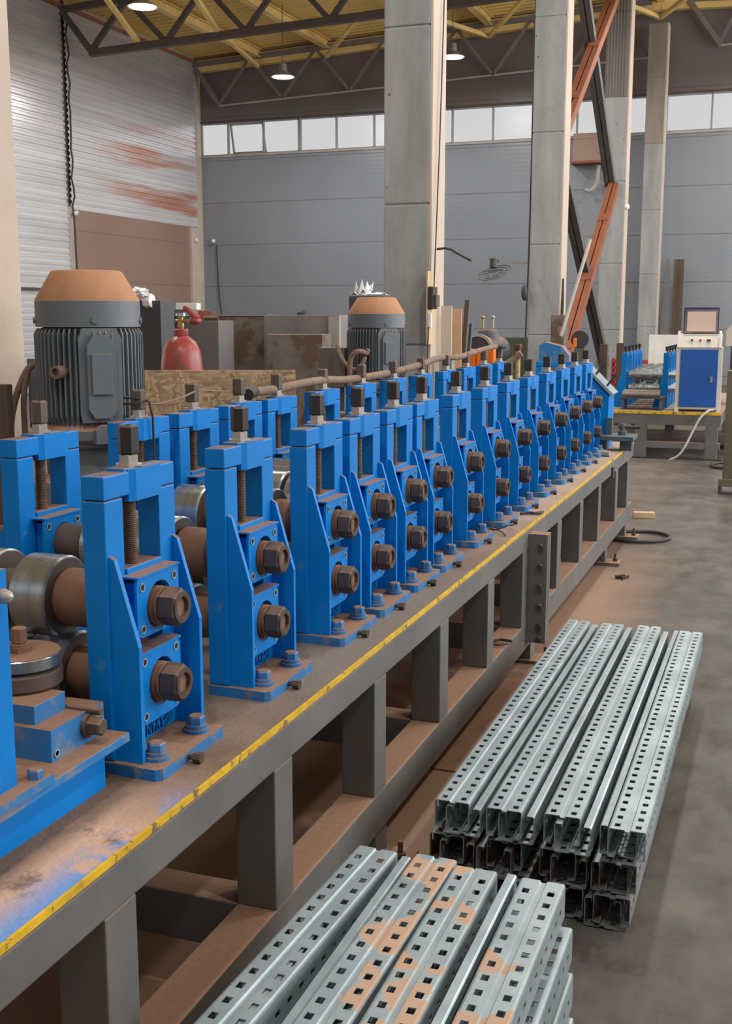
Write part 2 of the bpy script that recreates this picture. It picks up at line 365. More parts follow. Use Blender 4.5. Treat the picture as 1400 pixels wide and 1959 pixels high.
    def holeplate(s, x0, x1, y0, y1, z0, z1, cy, cz, r, n=32):
        """plate in the YZ plane with a round hole along X"""
        o, i_ = [], []
        for k in range(n):
            a = 2*PI*(k+0.5)/n; dy, dz = math.cos(a), math.sin(a)
            ty = ((y1-cy) if dy > 0 else (y0-cy))/dy if abs(dy) > 1e-6 else 1e9
            tz = ((z1-cz) if dz > 0 else (z0-cz))/dz if abs(dz) > 1e-6 else 1e9
            t = min(ty, tz); o.append((cy+dy*t, cz+dz*t)); i_.append((cy+dy*r, cz+dz*r))
        V = {}
        for x in (x0, x1):
            V[x] = ([s.bm.verts.new((x, *p)) for p in o], [s.bm.verts.new((x, *p)) for p in i_])
        for k in range(n):
            j = (k+1) % n
            s.bm.faces.new((V[x1][0][k], V[x1][0][j], V[x1][1][j], V[x1][1][k]))
            s.bm.faces.new((V[x0][0][j], V[x0][0][k], V[x0][1][k], V[x0][1][j]))
            s.bm.faces.new((V[x0][0][k], V[x0][0][j], V[x1][0][j], V[x1][0][k]))
            s.bm.faces.new((V[x0][1][j], V[x0][1][k], V[x1][1][k], V[x1][1][j]))
        return s
    def build(s, name, material, parent=None, smooth=False, loc=None, rot=None):
        bmesh.ops.recalc_face_normals(s.bm, faces=s.bm.faces)
        me = bpy.data.meshes.new(name); s.bm.to_mesh(me); s.bm.free()
        me.materials.append(material if not isinstance(material, str) else M[material])
        if smooth:
            for p in me.polygons: p.use_smooth = True
            try: me.set_sharp_from_angle(angle=math.radians(35))
            except Exception: pass
        o = bpy.data.objects.new(name, me); COL.objects.link(o)
        if parent is not None: o.parent = parent
        if loc: o.location = loc
        if rot: o.rotation_euler = rot
        return o

def tag(o, label, cat, group=None, kind=None):
    o['label'] = label; o['category'] = cat
    if group: o['group'] = group
    if kind: o['kind'] = kind
    return o
def thing(name, label, cat, loc=(0,0,0), rz=0.0, group=None):
    o = bpy.data.objects.new(name, None); COL.objects.link(o); o.location = loc; o.rotation_euler = (0, 0, rz); o.empty_display_size = 0.1
    return tag(o, label, cat, group)
def struct(o): o['kind'] = 'structure'; return o
def copy_tree(root, loc=None):
    r = root.copy(); COL.objects.link(r)
    if loc is not None: r.location = loc
    kids = []
    for ch in CH[root.name]:
        c = ch.copy(); COL.objects.link(c); c.parent = r; kids.append(c)
        for g in CH.get(ch.name, []):
            d = g.copy(); COL.objects.link(d); d.parent = c
    return r, kids
CH = {}
def remember(root):
    CH[root.name] = [o for o in COL.objects if o.parent == root]
    for c in CH[root.name]: CH[c.name] = [o for o in COL.objects if o.parent == c]
ORD = ['first','second','third','fourth','fifth','sixth','seventh','eighth','ninth','tenth','eleventh','twelfth','thirteenth','fourteenth','fifteenth','sixteenth']

# ------------------------------------------------------------------ setting: floor, walls, roof
XL, XR, YB, YF = -15.2, 9.0, 28.6, -5.0
struct(MB().box(XL, XR, YF, YB+0.3, -0.2, 0.0).build('floor', 'floor'))
def zroof(x): return 8.03 + 0.047 * (x - XL) if x < -3.2 else 8.03 + 0.047 * (12.0) - 0.04 * (x + 3.2)
# roof deck: ribs run across the hall, wave along Y
def roof(x0, x1):
    b = MB(); pitch = 0.26; y = 10.0; prof = []
    while y < YB + 0.2:
        prof += [(y, 0.05), (y+0.11, 0.05), (y+0.14, 0.0), (y+0.23, 0.0)]; y += pitch
    prof = [(YF, 0.05)] + prof
    va = [b.bm.verts.new((x0, p[0], zroof(x0)+0.28+p[1])) for p in prof]; vb = [b.bm.verts.new((x1, p[0], zroof(x1)+0.28+p[1])) for p in prof]
    for i in range(len(prof)-1): b.bm.faces.new((va[i], va[i+1], vb[i+1], vb[i]))
    top = [b.bm.verts.new(q) for q in ((x0, YF, zroof(x0)+0.6), (x1, YF, zroof(x1)+0.6), (x1, YB+0.3, zroof(x1)+0.6), (x0, YB+0.3, zroof(x0)+0.6))]
    b.bm.faces.new(top)
    return struct(b.build('ceiling', 'roofY'))
roof(XL, -3.2); roof(-3.2, XR)
# left wall
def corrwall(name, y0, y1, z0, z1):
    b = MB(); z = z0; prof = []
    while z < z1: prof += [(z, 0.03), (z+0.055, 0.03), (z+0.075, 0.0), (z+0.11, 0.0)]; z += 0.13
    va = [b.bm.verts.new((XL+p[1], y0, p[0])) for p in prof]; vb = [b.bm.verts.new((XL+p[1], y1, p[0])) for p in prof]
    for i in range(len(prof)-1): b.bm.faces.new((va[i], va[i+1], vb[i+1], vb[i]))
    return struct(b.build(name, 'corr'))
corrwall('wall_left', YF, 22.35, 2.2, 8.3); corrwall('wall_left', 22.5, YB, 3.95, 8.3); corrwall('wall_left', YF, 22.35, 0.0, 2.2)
struct(MB().box(XL-0.15, XL-0.05, YF, YB+0.3, 0, 8.6).build('wall_left', 'greycab'))
struct(MB().box(XL-0.05, XL+0.03, 22.5, 27.85, 0, 3.95).build('wall_left', 'wallbrown'))
struct(MB().box(XL-0.02, XL+0.06, 22.35, 22.5, 0, 4.0).build('trim_1', 'cream'))
struct(MB().box(XL, XL+0.05, 28.35, YB, 0, 8.2).build('trim_2', 'cream'))
struct(MB().box(XL-0.05, XL+0.10, 27.85, 28.33, 0, 3.93).build('trim_7', 'cream'))
struct(MB().box(XL, XL+0.07, YF, YB, zroof(XL)+0.12, zroof(XL)+0.2).build('trim_3', 'primer'))
struct(MB().box(XL+0.0, XL+0.08, YF, 22.35, 2.14, 2.2).build('trim_4', 'truss'))
# back wall with its strip of windows
Z0, Z1 = 5.83, 6.66
struct(MB().box(XL-0.1, XR, YB, YB+0.2, 0, Z0).build('wall_back', 'wallgrey'))
struct(MB().box(XL-0.1, XR, YB, YB+0.2, Z1, 9.2).build('wall_back', 'walldark'))
struct(MB().box(XL-0.1, XR, YB-0.04, YB+0.2, Z0-0.05, Z0).build('trim_5', 'whitebar'))
struct(MB().box(XL-0.1, XR, YB-0.03, YB, Z1, Z1+0.05).build('trim_6', 'truss'))
struct(MB().box(XL, XR, YF-0.2, YF, 0, 3.0).box(XL, XR, YF-0.2, YF, 7.2, 9.2).build('added_unseen_wall_front', 'cream'))  # unseen wall added to darken camera-facing sides; its open band lets fill in
struct(MB().box(XR, XR+0.2, YF, -2.0, 0, 9.2).build('added_unseen_wall_right', 'wallgrey'))  # unseen stretch of wall added to hold back side light
xs = [-15.17, -14.36]; x = -14.36
while x < 2: x += 1.03; xs.append(x)
for i in range(len(xs)-1):
    a, b_ = xs[i], xs[i+1]; t = 0.02 if i % 3 else 0.04
    if i == len(xs)-2: b_ = XR
    w = struct(MB().box(a-t, a+t, YB+0.02, YB+0.1, Z0, Z1).box(a+t, b_, YB+0.02, YB+0.1, Z0, Z0+0.03).box(a+t, b_, YB+0.02, YB+0.1, Z1-0.03, Z1).build('window_%d' % (i+1), 'whiteframe'))
    if i == 1:   # the hopper that stands open
        f = MB()
        f.box(a+t, a+t+0.04, 0, 0.05, 0, -0.76).box(b_-0.08, b_-0.04, 0, 0.05, 0, -0.76).box(a+t, b_-0.04, 0, 0.05, -0.04, 0).box(a+t, b_-0.04, 0, 0.05, -0.76, -0.72)
        fo = f.build('sash', 'whiteframe', w, loc=(0, YB+0.1, Z1-0.03), rot=(math.radians(14), 0, 0))
        MB().box(a+t+0.04, b_-0.08, 0.02, 0.026, -0.72, -0.04).build('pane', 'glass', fo)
    else:
        MB().box(a+t, b_-0.03, YB+0.05, YB+0.056, Z0+0.03, Z1-0.03).build('pane', 'glass', w)
# roof steelwork
def truss(Y, x0, x1, zoff, label, m='truss', light=False, n=6):
    if light: m = 'trussfaint'
    t = thing('roof_truss', label, 'truss', (x0, Y, 7.2))
    T = Matrix.Translation(Vector((-x0, -Y, -7.2)))
    def bb(fn, name, mm):
        b = MB(); fn(b); bmesh.ops.transform(b.bm, matrix=T, verts=b.bm.verts); return b.build(name, mm, t)
    zb = lambda x: 7.19 + zoff + 0.035 * (x + 14.5); zt = lambda x: zroof(x) + 0.08
    bb(lambda b: b.bar((x0+0.7, Y, zb(x0)), (x1, Y, zb(x1)), 0.16, 0.14) if not light else b.bar((x0+0.7, Y, zb(x0)), (x1, Y, zb(x1)), 0.05, 0.04), 'bottom_chord', m if not light else 'whitebar')
    bb(lambda b: b.bar((x0, Y, zt(x0)), (x1, Y, zt(x1)), 0.12, 0.12), 'top_chord', m)
    L = (x1 - x0 - 0.7) / n; w_ = 0.06 if light else 0.10
    bb(lambda b: b.bar((x0, Y, zt(x0)), (x0+0.75, Y, zb(x0)), 0.11, 0.11), 'diagonal', m)
    for k in range(n):
        xa = x0 + 0.7 + k*L; xm = xa + L/2; xb = xa + L
        bb(lambda b: b.bar((xa, Y, zb(xa)), (xm, Y, zt(xm)), w_, w_), 'diagonal', m)
        bb(lambda b: b.bar((xm, Y, zt(xm)), (xb, Y, zb(xb)), w_, w_), 'diagonal', m)
    return t
truss(22.4, XL+0.02, -3.4, 0.0, 'dark brown lattice roof truss nearest the camera, spanning from the left wall')
truss(28.35, XL+0.02, -3.4, -0.12, 'faint roof truss with pale lower rod by the end wall, left of the columns', light=True)
truss(28.35, -2.6, 4.0, 0.0, 'faint roof truss with pale lower rod by the end wall, far right', light=True)
for i, px in enumerate((-13.3, -11.4, -7.2, -3.2, -1.2, 1.0)):
    b = MB(); z = zroof(px) + 0.16
    b.box(-0.09, 0.09, -14.0, 14.0, 0.075, 0.10).box(-0.012, 0.012, -14.0, 14.0, -0.1, 0.1).box(-0.09, 0.09, -14.0, 14.0, -0.115, -0.09)
    o = b.build('roof_purlin', 'purlin', loc=(px, 14.4, z))
    tag(o, 'yellow roof purlin running the length of the hall, %s from the left wall' % ORD[i], 'beam', 'yellow roof purlins')
b = MB().box(XL, XR, -0.1, 0.1, -0.11, 0.13); o = MB()
for (xa, xb) in ((XL+0.1, -3.2), (-3.2, XR)):
    o.bar((xa, 28.45, zroof(xa)+0.04), (xb, 28.45, zroof(xb)+0.04), 0.2, 0.3)
tag(o.build('eaves_beam', 'purlin'), 'yellow beam under the roof deck along the top of the end wall', 'beam')
b.bm.free()
# yellow knee struts from purlins to the truss
for i, (xa, ya, za, xb, yb, zb_) in enumerate(((-13.3, 22.4, 7.3, -13.3, 20.6, 8.2), (-11.4, 22.4, 7.35, -11.4, 20.4, 8.25), (-13.3, 28.3, 7.95, -13.3, 26.6, 8.25), (-11.4, 28.3, 8.05, -9.6, 26.0, 8.4), (-7.2, 28.3, 8.2, -8.8, 25.6, 8.45), (-7.2, 28.3, 8.2, -5.4, 25.4, 8.55), (-3.2, 28.3, 8.3, -5.0, 25.6, 8.6), (-3.2, 28.3, 8.3, -1.6, 25.6, 8.55))):
    tag(MB().bar((xa, ya, za), (xb, yb, zb_), 0.09, 0.09).build('roof_brace', 'purlin'),
        'yellow diagonal roof strut, %s of those counted from the left wall' % ORD[i], 'brace', 'yellow roof struts')

# columns
def column(i, Y, x0=-3.38, x1=-2.97, ztop=8.5, label='', up=None):
    c = thing('concrete_column', label, 'column', ((x0+x1)/2, Y+0.2, 0))
    hw = (x1-x0)/2; b = MB(); u = MB()
    seams = [0, 1.35, 2.55, 4.0, 5.45, 6.9, ztop]
    for a, d in zip(seams[:-1], seams[1:]):
        q = u if (up and a >= 5.4) else b
        q.box(-hw, hw, -0.2, 0.2, a+0.006, d-0.006, 0.012)
        if d < ztop: q.box(-hw+0.01, hw-0.01, -0.19, 0.19, d-0.01, d+0.01)
    if up == 'concretedark':
        for k in range(7): u.box(-hw+0.03+k*0.052, -hw+0.045+k*0.052, -0.212, -0.2, 5.46, ztop)
    b.build('shaft', 'concrete', c)
    if up: u.build('upper_shaft', up, c)['label'] = 'darker stained upper shaft'
    else: u.bm.free()
    MB().box(hw, hw+0.025, -0.195, 0.195, 0, ztop, 0.004).build('side_strip', 'creamside', c)['label'] = 'cream side face, paler than the shaft'
    return c
column(0, 3.59, label='concrete column at the left edge, nearest the camera')
column(1, 9.7, label='large grey concrete column in the middle, behind the second motor')
column(2, 15.7, label='grey concrete column right of centre carrying the wall fan')
column(3, 21.7, up='concretedark', label='grey concrete column behind the crossed orange and grey bracing')
column(4, 27.7, ztop=8.05, up='concretebrown', label='farthest concrete column against the end wall, brown near its top')

# bracing between the third and fourth column
def brace(name, a, b, m, label, X):
    t = thing(name, label, 'brace', (a[0], a[1], a[2]))
    A = Vector(a); d = Vector(b) - A
    for s in (-1, 1):
        q = MB(); o = Vector((0.05*s, 0, 0)); q.bar(o, d + o, 0.08, 0.14); q.build('channel', m, t)
    for k in (0.2, 0.5, 0.8):
        p = d * k; n = Vector((0, -d.z, d.y)).normalized()*0.075
        MB().bar(p+n-d.normalized()*0.1, p+n+d.normalized()*0.1, 0.17, 0.012).build('batten_plate', m, t)
brace('cross_brace', (-3.13, 16.3, 0.43), (-3.13, 21.5, 3.9), 'primer', 'red-brown double brace rising right, lower tier between the columns', 0)
brace('cross_brace', (-3.13, 16.3, 4.0), (-3.13, 21.5, 7.4), 'primer', 'red-brown double brace rising right, upper tier between the columns', 0)
brace('cross_brace', (-3.21, 16.3, 4.05), (-3.21, 21.6, 0.75), 'brace', 'dark grey double brace falling right, lower tier between the columns', 0)
brace('cross_brace', (-3.21, 16.3, 7.8), (-3.21, 21.6, 3.95), 'brace', 'dark grey double brace falling right, upper tier between the columns', 0)

# high bay lamps
def lamp(x, y, z, label, first=[None]):
    t = thing('high_bay_lamp', label, 'lamp', (x, y, z), group='high bay lamps')
    MB().lathe([(0.05, 0.30), (0.09, 0.28), (0.10, 0.12), (0.26, 0.02), (0.27, 0.0)], n=28, cap=False).build('reflector', 'lampshell', t, True)
    MB().cyl(0.235, 0.0, 0.012, n=28).build('lens', 'lens', t)
    MB().rod((0, 0, 0.29), (0, 0, zroof(x)+0.25-z), 0.008).build('suspension_rod', 'truss', t)
    l = bpy.data.lights.new('lamp_light', 'AREA'); l.shape = 'DISK'; l.size = 0.45; l.energy = LAMP_W; l.color = (1, 0.97, 0.93)
    o = bpy.data.objects.new('lamp_light', l); COL.objects.link(o); o.parent = t; o.location = (0, 0, -0.01)
lamp(-11.17, 19.0, 7.02, 'round high bay lamp shining at the top left of the photo')
lamp(-11.13, 25.0, 6.93, 'round high bay lamp shining left of the large middle column')
lamp(-7.16, 25.0, 7.07, 'round high bay lamp shining just right of the large middle column')
for (x, y) in ((-11, 13), (-7, 13), (-7, 19), (-7, 7), (-1, 0), (3, 1), (-1, 7), (-1, 13), (-1, 19), (-1, 25), (3, 7), (3, 13)):  # extra lamps added out of view to raise the light level
    lamp(x, y, 7.1, 'added round high bay lamp for the light level, hanging unseen under the roof')

# ------------------------------------------------------------------ bed of the roll former
BZ, BX = 0.69, -1.035
bed = thing('roll_former_bed', 'long grey steel machine bed with open square posts and yellow painted edge', 'machine bed', (BX, 1.0, 0))
def bedpart(b, name, m): 
    bmesh.ops.transform(b.bm, matrix=Matrix.Translation(Vector((-BX, -1.0, 0))), verts=b.bm.verts); return b.build(name, m, bed)
YS, YE, YJ = 0.9, 8.55, 4.97
W2 = -2.14
bedpart(MB().box(W2, BX-0.004, YS, YE, BZ-0.016, BZ, 0.001), 'top_plate', 'bedtop')
bedpart(MB().box(BX-0.005, BX+0.0015, YS, 7.42, BZ-0.0125, BZ+0.0008).box(BX-0.005, BX+0.0015, 7.5, YE, BZ-0.0125, BZ+0.0008), 'edge_stripe', 'yellow')['label'] = 'worn yellow safety stripe'
for x0 in (BX-0.1, W2):
    for nm, z0, z1 in (('top_rail', 0.59, BZ-0.016), ('bottom_rail', 0.13, 0.25)):
        bedpart(MB().box(x0, x0+0.1, YS, YE, z0, z1, 0.004), nm, 'bed')
PY = [0.90, 1.595, 2.285, 2.955, 3.605, 4.255, 4.87, 5.15, 5.67, 6.33, 6.98, 7.715, 8.30]
for y in PY:
    for x0 in (BX-0.1, W2):
        bedpart(MB().box(x0, x0+0.1, y-0.05, y+0.05, 0.25, 0.59, 0.004), 'post', 'bed')
for y in PY[::2]:
    bedpart(MB().box(W2+0.1, BX-0.1, y-0.05, y+0.05, 0.13, 0.25, 0.004), 'cross_member', 'bed')
bedpart(MB().box(-1.62, -1.54, YS, YE, 0.15, 0.25), 'centre_rail', 'bed')
for y in (2.9, 5.05, 7.35, 8.3):
    f = MB().box(BX-0.12, BX+0.075, y+0.05, y+0.19, 0.0, 0.022, 0.002).box(BX-0.1, BX-0.02, y+0.07, y+0.17, 0.022, 0.13)
    ft = bedpart(f, 'foot', 'bed')
    g = MB().cyl(0.016, 0.022, 0.04, (BX+0.04, y+0.12, 0), n=6).cyl(0.008, 0.04, 0.075, (BX+0.04, y+0.12, 0), n=10)
    bmesh.ops.transform(g.bm, matrix=Matrix.Translation(Vector((-BX, -1.0, 0))), verts=g.bm.verts); g.build('levelling_bolt', 'shaft', ft)
# bolted joint between two bed sections
for y0, y1 in ((4.925, 4.96), (4.965, 5.0)):
    bedpart(MB().box(BX-0.02, BX+0.085, y0, y1, 0.16, 0.655, 0.003), 'joint_flange', 'bed')
for k, z in enumerate((0.60, 0.51, 0.42, 0.33, 0.24, 0.18)):
    for yy, s in ((4.925, -1), (5.0, 1)):
        bedpart(MB().cyl(0.014, yy, yy+0.02*s, (BX+0.055, 0, z), 'y', 6), 'joint_bolt', 'shaft')
bedpart(MB().box(BX+0.002, BX+0.012, 7.43, 7.5, 0.57, 0.64), 'joint_plate', 'rubber')

# ------------------------------------------------------------------ roll stands
XF = -1.232; HB = 0.137; D = 0.052; ZT = 1.293
def hexhead(b, x, y, z, r=0.017, h=0.018): b.lathe([(r, z), (r, z+h*0.8), (r*0.86, z+h)], (x, y, 0), 'z', 6, 0.4)
def make_stand(right=True, base=True):
    """local frame: origin at the foot of the front face, z = 0 is the bed top"""
    s = 1 if right else -1            # outside of the machine is +X for the right row
    Z = lambda z: z - BZ
    xf, xb = (0.0, -D) if right else (D, 0.0)      # right row: front face at x=0 ; left row: inner face at x = D
    face = xf if right else D
    t = thing('roll_stand', 'x', 'roll stand')
    b = MB()
    b.box(xb, face, -HB, -0.070, Z(0.715), Z(1.244), 0.003); b.box(xb, face, 0.070, HB, Z(0.715), Z(1.244), 0.003)
    b.box(xb+0.006, face-0.002, -0.072, 0.1, Z(0.715), Z(0.768)); b.build('side_frame', 'blue', t)
    b = MB().box(xb, face, -HB, HB, Z(1.246), Z(ZT), 0.003)
    b.prism([(face-0.01, -0.046), (face-0.001, -0.046), (face+0.008, -0.030), (face+0.008, 0.060), (face-0.001, 0.085), (face-0.01, 0.085)], 'z', Z(1.232), Z(ZT+0.004))
    b.box(xb+0.006, face-0.004, -0.055, 0.055, Z(1.28), Z(ZT+0.006), 0.002); b.build('top_bridge', 'blue', t)
    for y in (-0.105, 0.112):
        MB().cyl(0.015, Z(ZT-0.004), Z(ZT+0.0006), ((xb+face)/2, y, 0), n=18).build('recess_shade_disc', 'rollface', t)  # flush dark disc painted for the shade of a countersunk hole
    # bearing blocks with their holes
    hy = 0.0
    up = MB().holeplate(xb+0.004, face+0.030, -0.0695, 0.0695, Z(0.957), Z(1.073), 0, Z(1.012), 0.049).holeplate(face+0.030, face+0.036, -0.088, 0.080, Z(0.957), Z(1.082), 0, Z(1.012), 0.051)
    up.box(face-0.002, face+0.040, -0.088, 0.080, Z(1.082), Z(1.086)); upo = up.build('upper_bearing_plate', 'blue', t)
    lo = MB().holeplate(xb+0.004, face+0.030, -0.0695, 0.0695, Z(0.772), Z(0.918), 0, Z(0.848), 0.049).holeplate(face+0.030, face+0.036, -0.088, 0.080, Z(0.772), Z(0.924), 0, Z(0.848), 0.051)
    lo.box(face-0.002, face+0.038, -0.088, 0.080, Z(0.920), Z(0.926)); loo = lo.build('lower_bearing_plate', 'blue', t)
    for par, zs in ((upo, (1.062, 0.975)), (loo, (0.906, 0.79))):
        for z in zs:
            for y in (-0.068, 0.060):
                MB().lathe([(0.0098, face+0.0362), (0.0098, face+0.0378), (0.0066, face+0.0378), (0.0062, face+0.0364)], (0, y, Z(z)), 'x', 14).build('socket_screw', 'ring', par)
                MB().cyl(0.0064, face+0.0362, face+0.0370, (0, y, Z(z)), 'x', 10).build('screw_socket', 'socket', par)
    sh = MB().box(xb+0.004, face+0.004, -0.068, 0.068, Z(1.074), Z(1.098), 0.002); sh.build('slide_block', 'blue', t)
    # adjusting screw, nuts and coupler
    pr = []; z = Z(1.098)
    while z < Z(1.235): pr += [(0.0125, z), (0.0145, z+0.002)]; z += 0.004
    cx_ = (xb+face)/2 + 0.004
    MB().lathe(pr, (cx_, -0.012, 0), 'z', 14).build('adjusting_screw', 'screw', t)
    MB().cyl(0.024, Z(1.228), Z(1.244), (cx_, -0.012, 0), n=6).build('screw_collar', 'screw', t)
    MB().lathe([(0.030, Z(ZT+0.006)), (0.030, Z(ZT+0.010)), (0.021, Z(ZT+0.010)), (0.021, Z(1.321)), (0.017, Z(1.323))], (cx_-0.004, 0, 0), 'z', 6).build('lock_nut', 'zinc', t)
    MB().lathe([(0.018, Z(1.321)), (0.0222, Z(1.326)), (0.0222, Z(1.378)), (0.019, Z(1.382)), (0.011, Z(1.382)), (0.011, Z(1.370))], (cx_-0.004, 0, 0), 'z', 6, 0.3).build('hex_coupler', 'black' if right else 'coupbrown', t)
    # base plate and gussets on the outer side
    ox = 0.0
    b = MB()
    if right: b.prism([(-D, -HB-0.006), (0.100, -HB-0.010), (0.112, -HB+0.002), (0.112, HB-0.016), (0.104, HB-0.008), (-D, HB-0.006)], 'z', 0, Z(0.714))
    else: b.prism([(D, -HB), (D, HB), (-0.12, HB), (-0.12, -HB)], 'z', 0, Z(0.714))
    bo = b.build('base_plate', 'blue2', t)
    for y in (-HB+0.008, HB-0.018):
        if right: pts = [(0.0, Z(0.714)), (0.062, Z(0.714)), (0.062, Z(0.955)), (0.012, Z(1.128)), (0.0, Z(1.135))]
        else: pts = [(0.0, Z(0.714)), (-0.085, Z(0.714)), (-0.085, Z(0.93)), (0.0, Z(1.08))]
        MB().prism(pts, 'y', y, y+0.012).build('gusset', 'blue', t)
    for y in (-0.088, 0.080):
        x = 0.070 if right else -0.09
        bb = MB().cyl(0.028, Z(0.714), Z(0.722), (x, y, 0), n=20).cyl(0.023, Z(0.722), Z(0.730), (x, y, 0), n=20); hexhead(bb, x, y, Z(0.730), 0.019, 0.019)
        bb.build('anchor_bolt', 'blue2', bo)
    if right:
        jb = MB().lathe([(0.012, 0.124), (0.012, 0.141)], (0, -0.03, 0.012), 'x', 6).cyl(0.007, 0.1125, 0.124, (0, -0.03, 0.012), 'x', 8)
        jb.build('jack_screw', 'shaft', bo)
        cu = bpy.data.curves.new('cast_lettering', 'FONT'); cu.body = 'NYXY\u00b790'; cu.size = 0.044; cu.extrude = 0.0022; cu.align_x = 'CENTER'
        tmp = bpy.data.objects.new('cast_lettering', cu); COL.objects.link(tmp)
        dg = bpy.context.evaluated_depsgraph_get(); me = bpy.data.meshes.new_from_object(tmp.evaluated_get(dg)); bpy.data.objects.remove(tmp)
        me.materials.clear(); me.materials.append(M['lettershade'])
        lt = bpy.data.objects.new('cast_lettering', me); COL.objects.link(lt); lt.parent = t
        lt.rotation_euler = (PI/2, 0, PI/2); lt.location = (-0.0005, 0.042, Z(0.722)); lt.scale = (0.62, 1, 1)
    remember(t); return t

RY = [2.03, 2.54, 3.035, 3.37, 3.715, 4.04, 4.505, 4.975, 5.43, 5.89, 6.37, 6.81, 7.24, 7.66]
UZ = [1.010, 1.011, 1.011, 1.012, 1.012, 1.017, 1.018, 1.022, 1.028, 1.032, 1.036, 1.040, 1.043, 1.043]
GR, GL = 'roll stands of the near row', 'roll stands of the far row'
protoR = make_stand(True); protoL = make_stand(False)
XLF = -1.866
def place(proto, i, y, x, label, grp):
    if i == 0: o, kids = proto, CH[proto.name]
    else: o, kids = copy_tree(proto)
    o.location = (x, y, BZ); o['label'] = label; o['group'] = grp
    dz = UZ[i] - UZ[0]
    for k in kids:
        if k.name.startswith(('upper_bearing', 'slide_block')): k.location.z = dz
for i, y in enumerate(RY):
    where = ' standing behind the side roller' if i == 0 else (' the farthest of its row' if i == 13 else '')
    place(protoR, i, y, XF, '%s blue roll stand from the camera in the row beside the yellow edge' % ORD[i], GR)
for i, y in enumerate(RY):
    if i == 0: continue
    place(protoL, i-1, y, XLF, '%s blue roll stand from the camera in the far row by the motors' % ORD[i-1], GL)

# shafts with their rolls
def roll(b, x0, x1, r, groove=0): b.lathe([(r-0.004, x0), (r, x0+0.004), (r, x1-0.004), (r-0.004, x1)], (0,0,0), 'x', 40)
def make_shaft(upper, var):
    t = thing('roller_shaft', 'x', 'roller')
    MB().cyl(0.0315, -0.80, -0.012, axis='x', n=24).build('shaft', 'shaft', t, True)
    MB().lathe([(0.039, -0.028), (0.041, -0.026), (0.041, -0.010), (0.034, -0.008), (0.034, -0.004), (0.040, -0.002), (0.041, 0.0)], (0,0,0), 'x', 28).build('collar', 'hub', t, True)
    MB().lathe([(0.034, 0.0), (0.0405, 0.004), (0.0405, 0.037), (0.034, 0.042), (0.024, 0.0425), (0.022, 0.033)], (0,0,0), 'x', 6, 0.35).build('hex_nut', 'shaft', t)
    MB().lathe([(0.033, 0.0405), (0.033, 0.0435), (0.023, 0.0435), (0.020, 0.034)], (0,0,0), 'x', 28, cap=False).build('end_ring', 'shaft', t, True)
    MB().cyl(0.022, 0.030, 0.0355, axis='x', n=24).build('end_face', 'hub', t)
    if upper:
        segs = [[(-0.235, -0.325, 0.088), (-0.385, -0.56, 0.092)], [(-0.20, -0.30, 0.092), (-0.31, -0.36, 0.075), (-0.42, -0.52, 0.09)], [(-0.24, -0.30, 0.088), (-0.31, -0.40, 0.095), (-0.43, -0.50, 0.08)]][var]
        hub = (-0.235, -0.145, 0.062)
    else:
        segs = [[(-0.21, -0.26, 0.086), (-0.32, -0.37, 0.070), (-0.45, -0.55, 0.075)], [(-0.22, -0.27, 0.08), (-0.33, -0.42, 0.066), (-0.46, -0.54, 0.08)], [(-0.20, -0.28, 0.078), (-0.33, -0.46, 0.068)]][var]
        hub = (-0.21, -0.14, 0.058)
    MB().lathe([(hub[2]-0.004, hub[0]), (hub[2], hub[0]+0.006), (hub[2], hub[1]-0.004), (hub[2]-0.006, hub[1])], (0,0,0), 'x', 32).build('spacer_hub', 'hub', t, True)
    MB().cyl(0.05, -0.60, segs[0][0], axis='x', n=28).build('spacer_sleeve', 'rollface', t, True)
    for a, c, r in segs:
        q = MB(); roll(q, min(a, c), max(a, c), r); rr = q.build('forming_roll', 'roll', t, True)
        for x in (max(a, c)+0.0004, min(a, c)-0.0004):
            MB().lathe([(0.049, x-0.0004), (0.049, x+0.0006), (r-0.006, x+0.0006), (r-0.006, x-0.0004)], (0,0,0), 'x', 36, cap=False).build('roll_face', 'rollface', rr)
    remember(t); return t
XN = -1.185
protos = {}
for i, y in enumerate(RY):
    for up in (True, False):
        key = (up, (0 if i == 0 else 1 + i % 2))
        if key not in protos: protos[key] = o = make_shaft(*key)
        else: o, _ = copy_tree(protos[key])
        o.location = (XN, y, UZ[i] if up else 0.848)
        o['label'] = '%s roller shaft with brown hex nut, at the %s near-row stand from camera' % ('upper' if up else 'lower', ORD[i])
        o['group'] = 'roller shafts between the stands'

# ------------------------------------------------------------------ side roller station at the front left
cb = thing('channel_beam', 'blue raised channel beam lying on the bed under the side roller', 'beam', (-1.212, 1.8, BZ))
MB().box(-0.01, 0.0, -1.2, 0.03, 0.0, 0.085).box(-0.30, -0.29, -1.2, 0.03, 0, 0.085).build('web', 'blue', cb)
MB().box(-0.30, 0.035, -1.2, 0.068, 0.085, 0.103, 0.002).build('flange', 'blue2', cb)
ZC = BZ + 0.103
sb = thing('side_roller_bracket', 'dusty blue slide bracket with adjusting bolt holding the horizontal roller discs', 'bracket', (-1.225, 1.765, ZC))
MB().prism([(0.0, -0.085), (0.0, 0.088), (-0.19, 0.088), (-0.19, 0.045), (-0.075, 0.045), (-0.075, -0.035), (-0.19, -0.035), (-0.19, -0.085)], 'z', 0.0, 0.062).build('bracket_body', 'blue2', sb)
MB().box(-0.19, -0.045, -0.07, 0.028, 0.055, 0.098, 0.002).build('slide_block', 'blue2', sb)
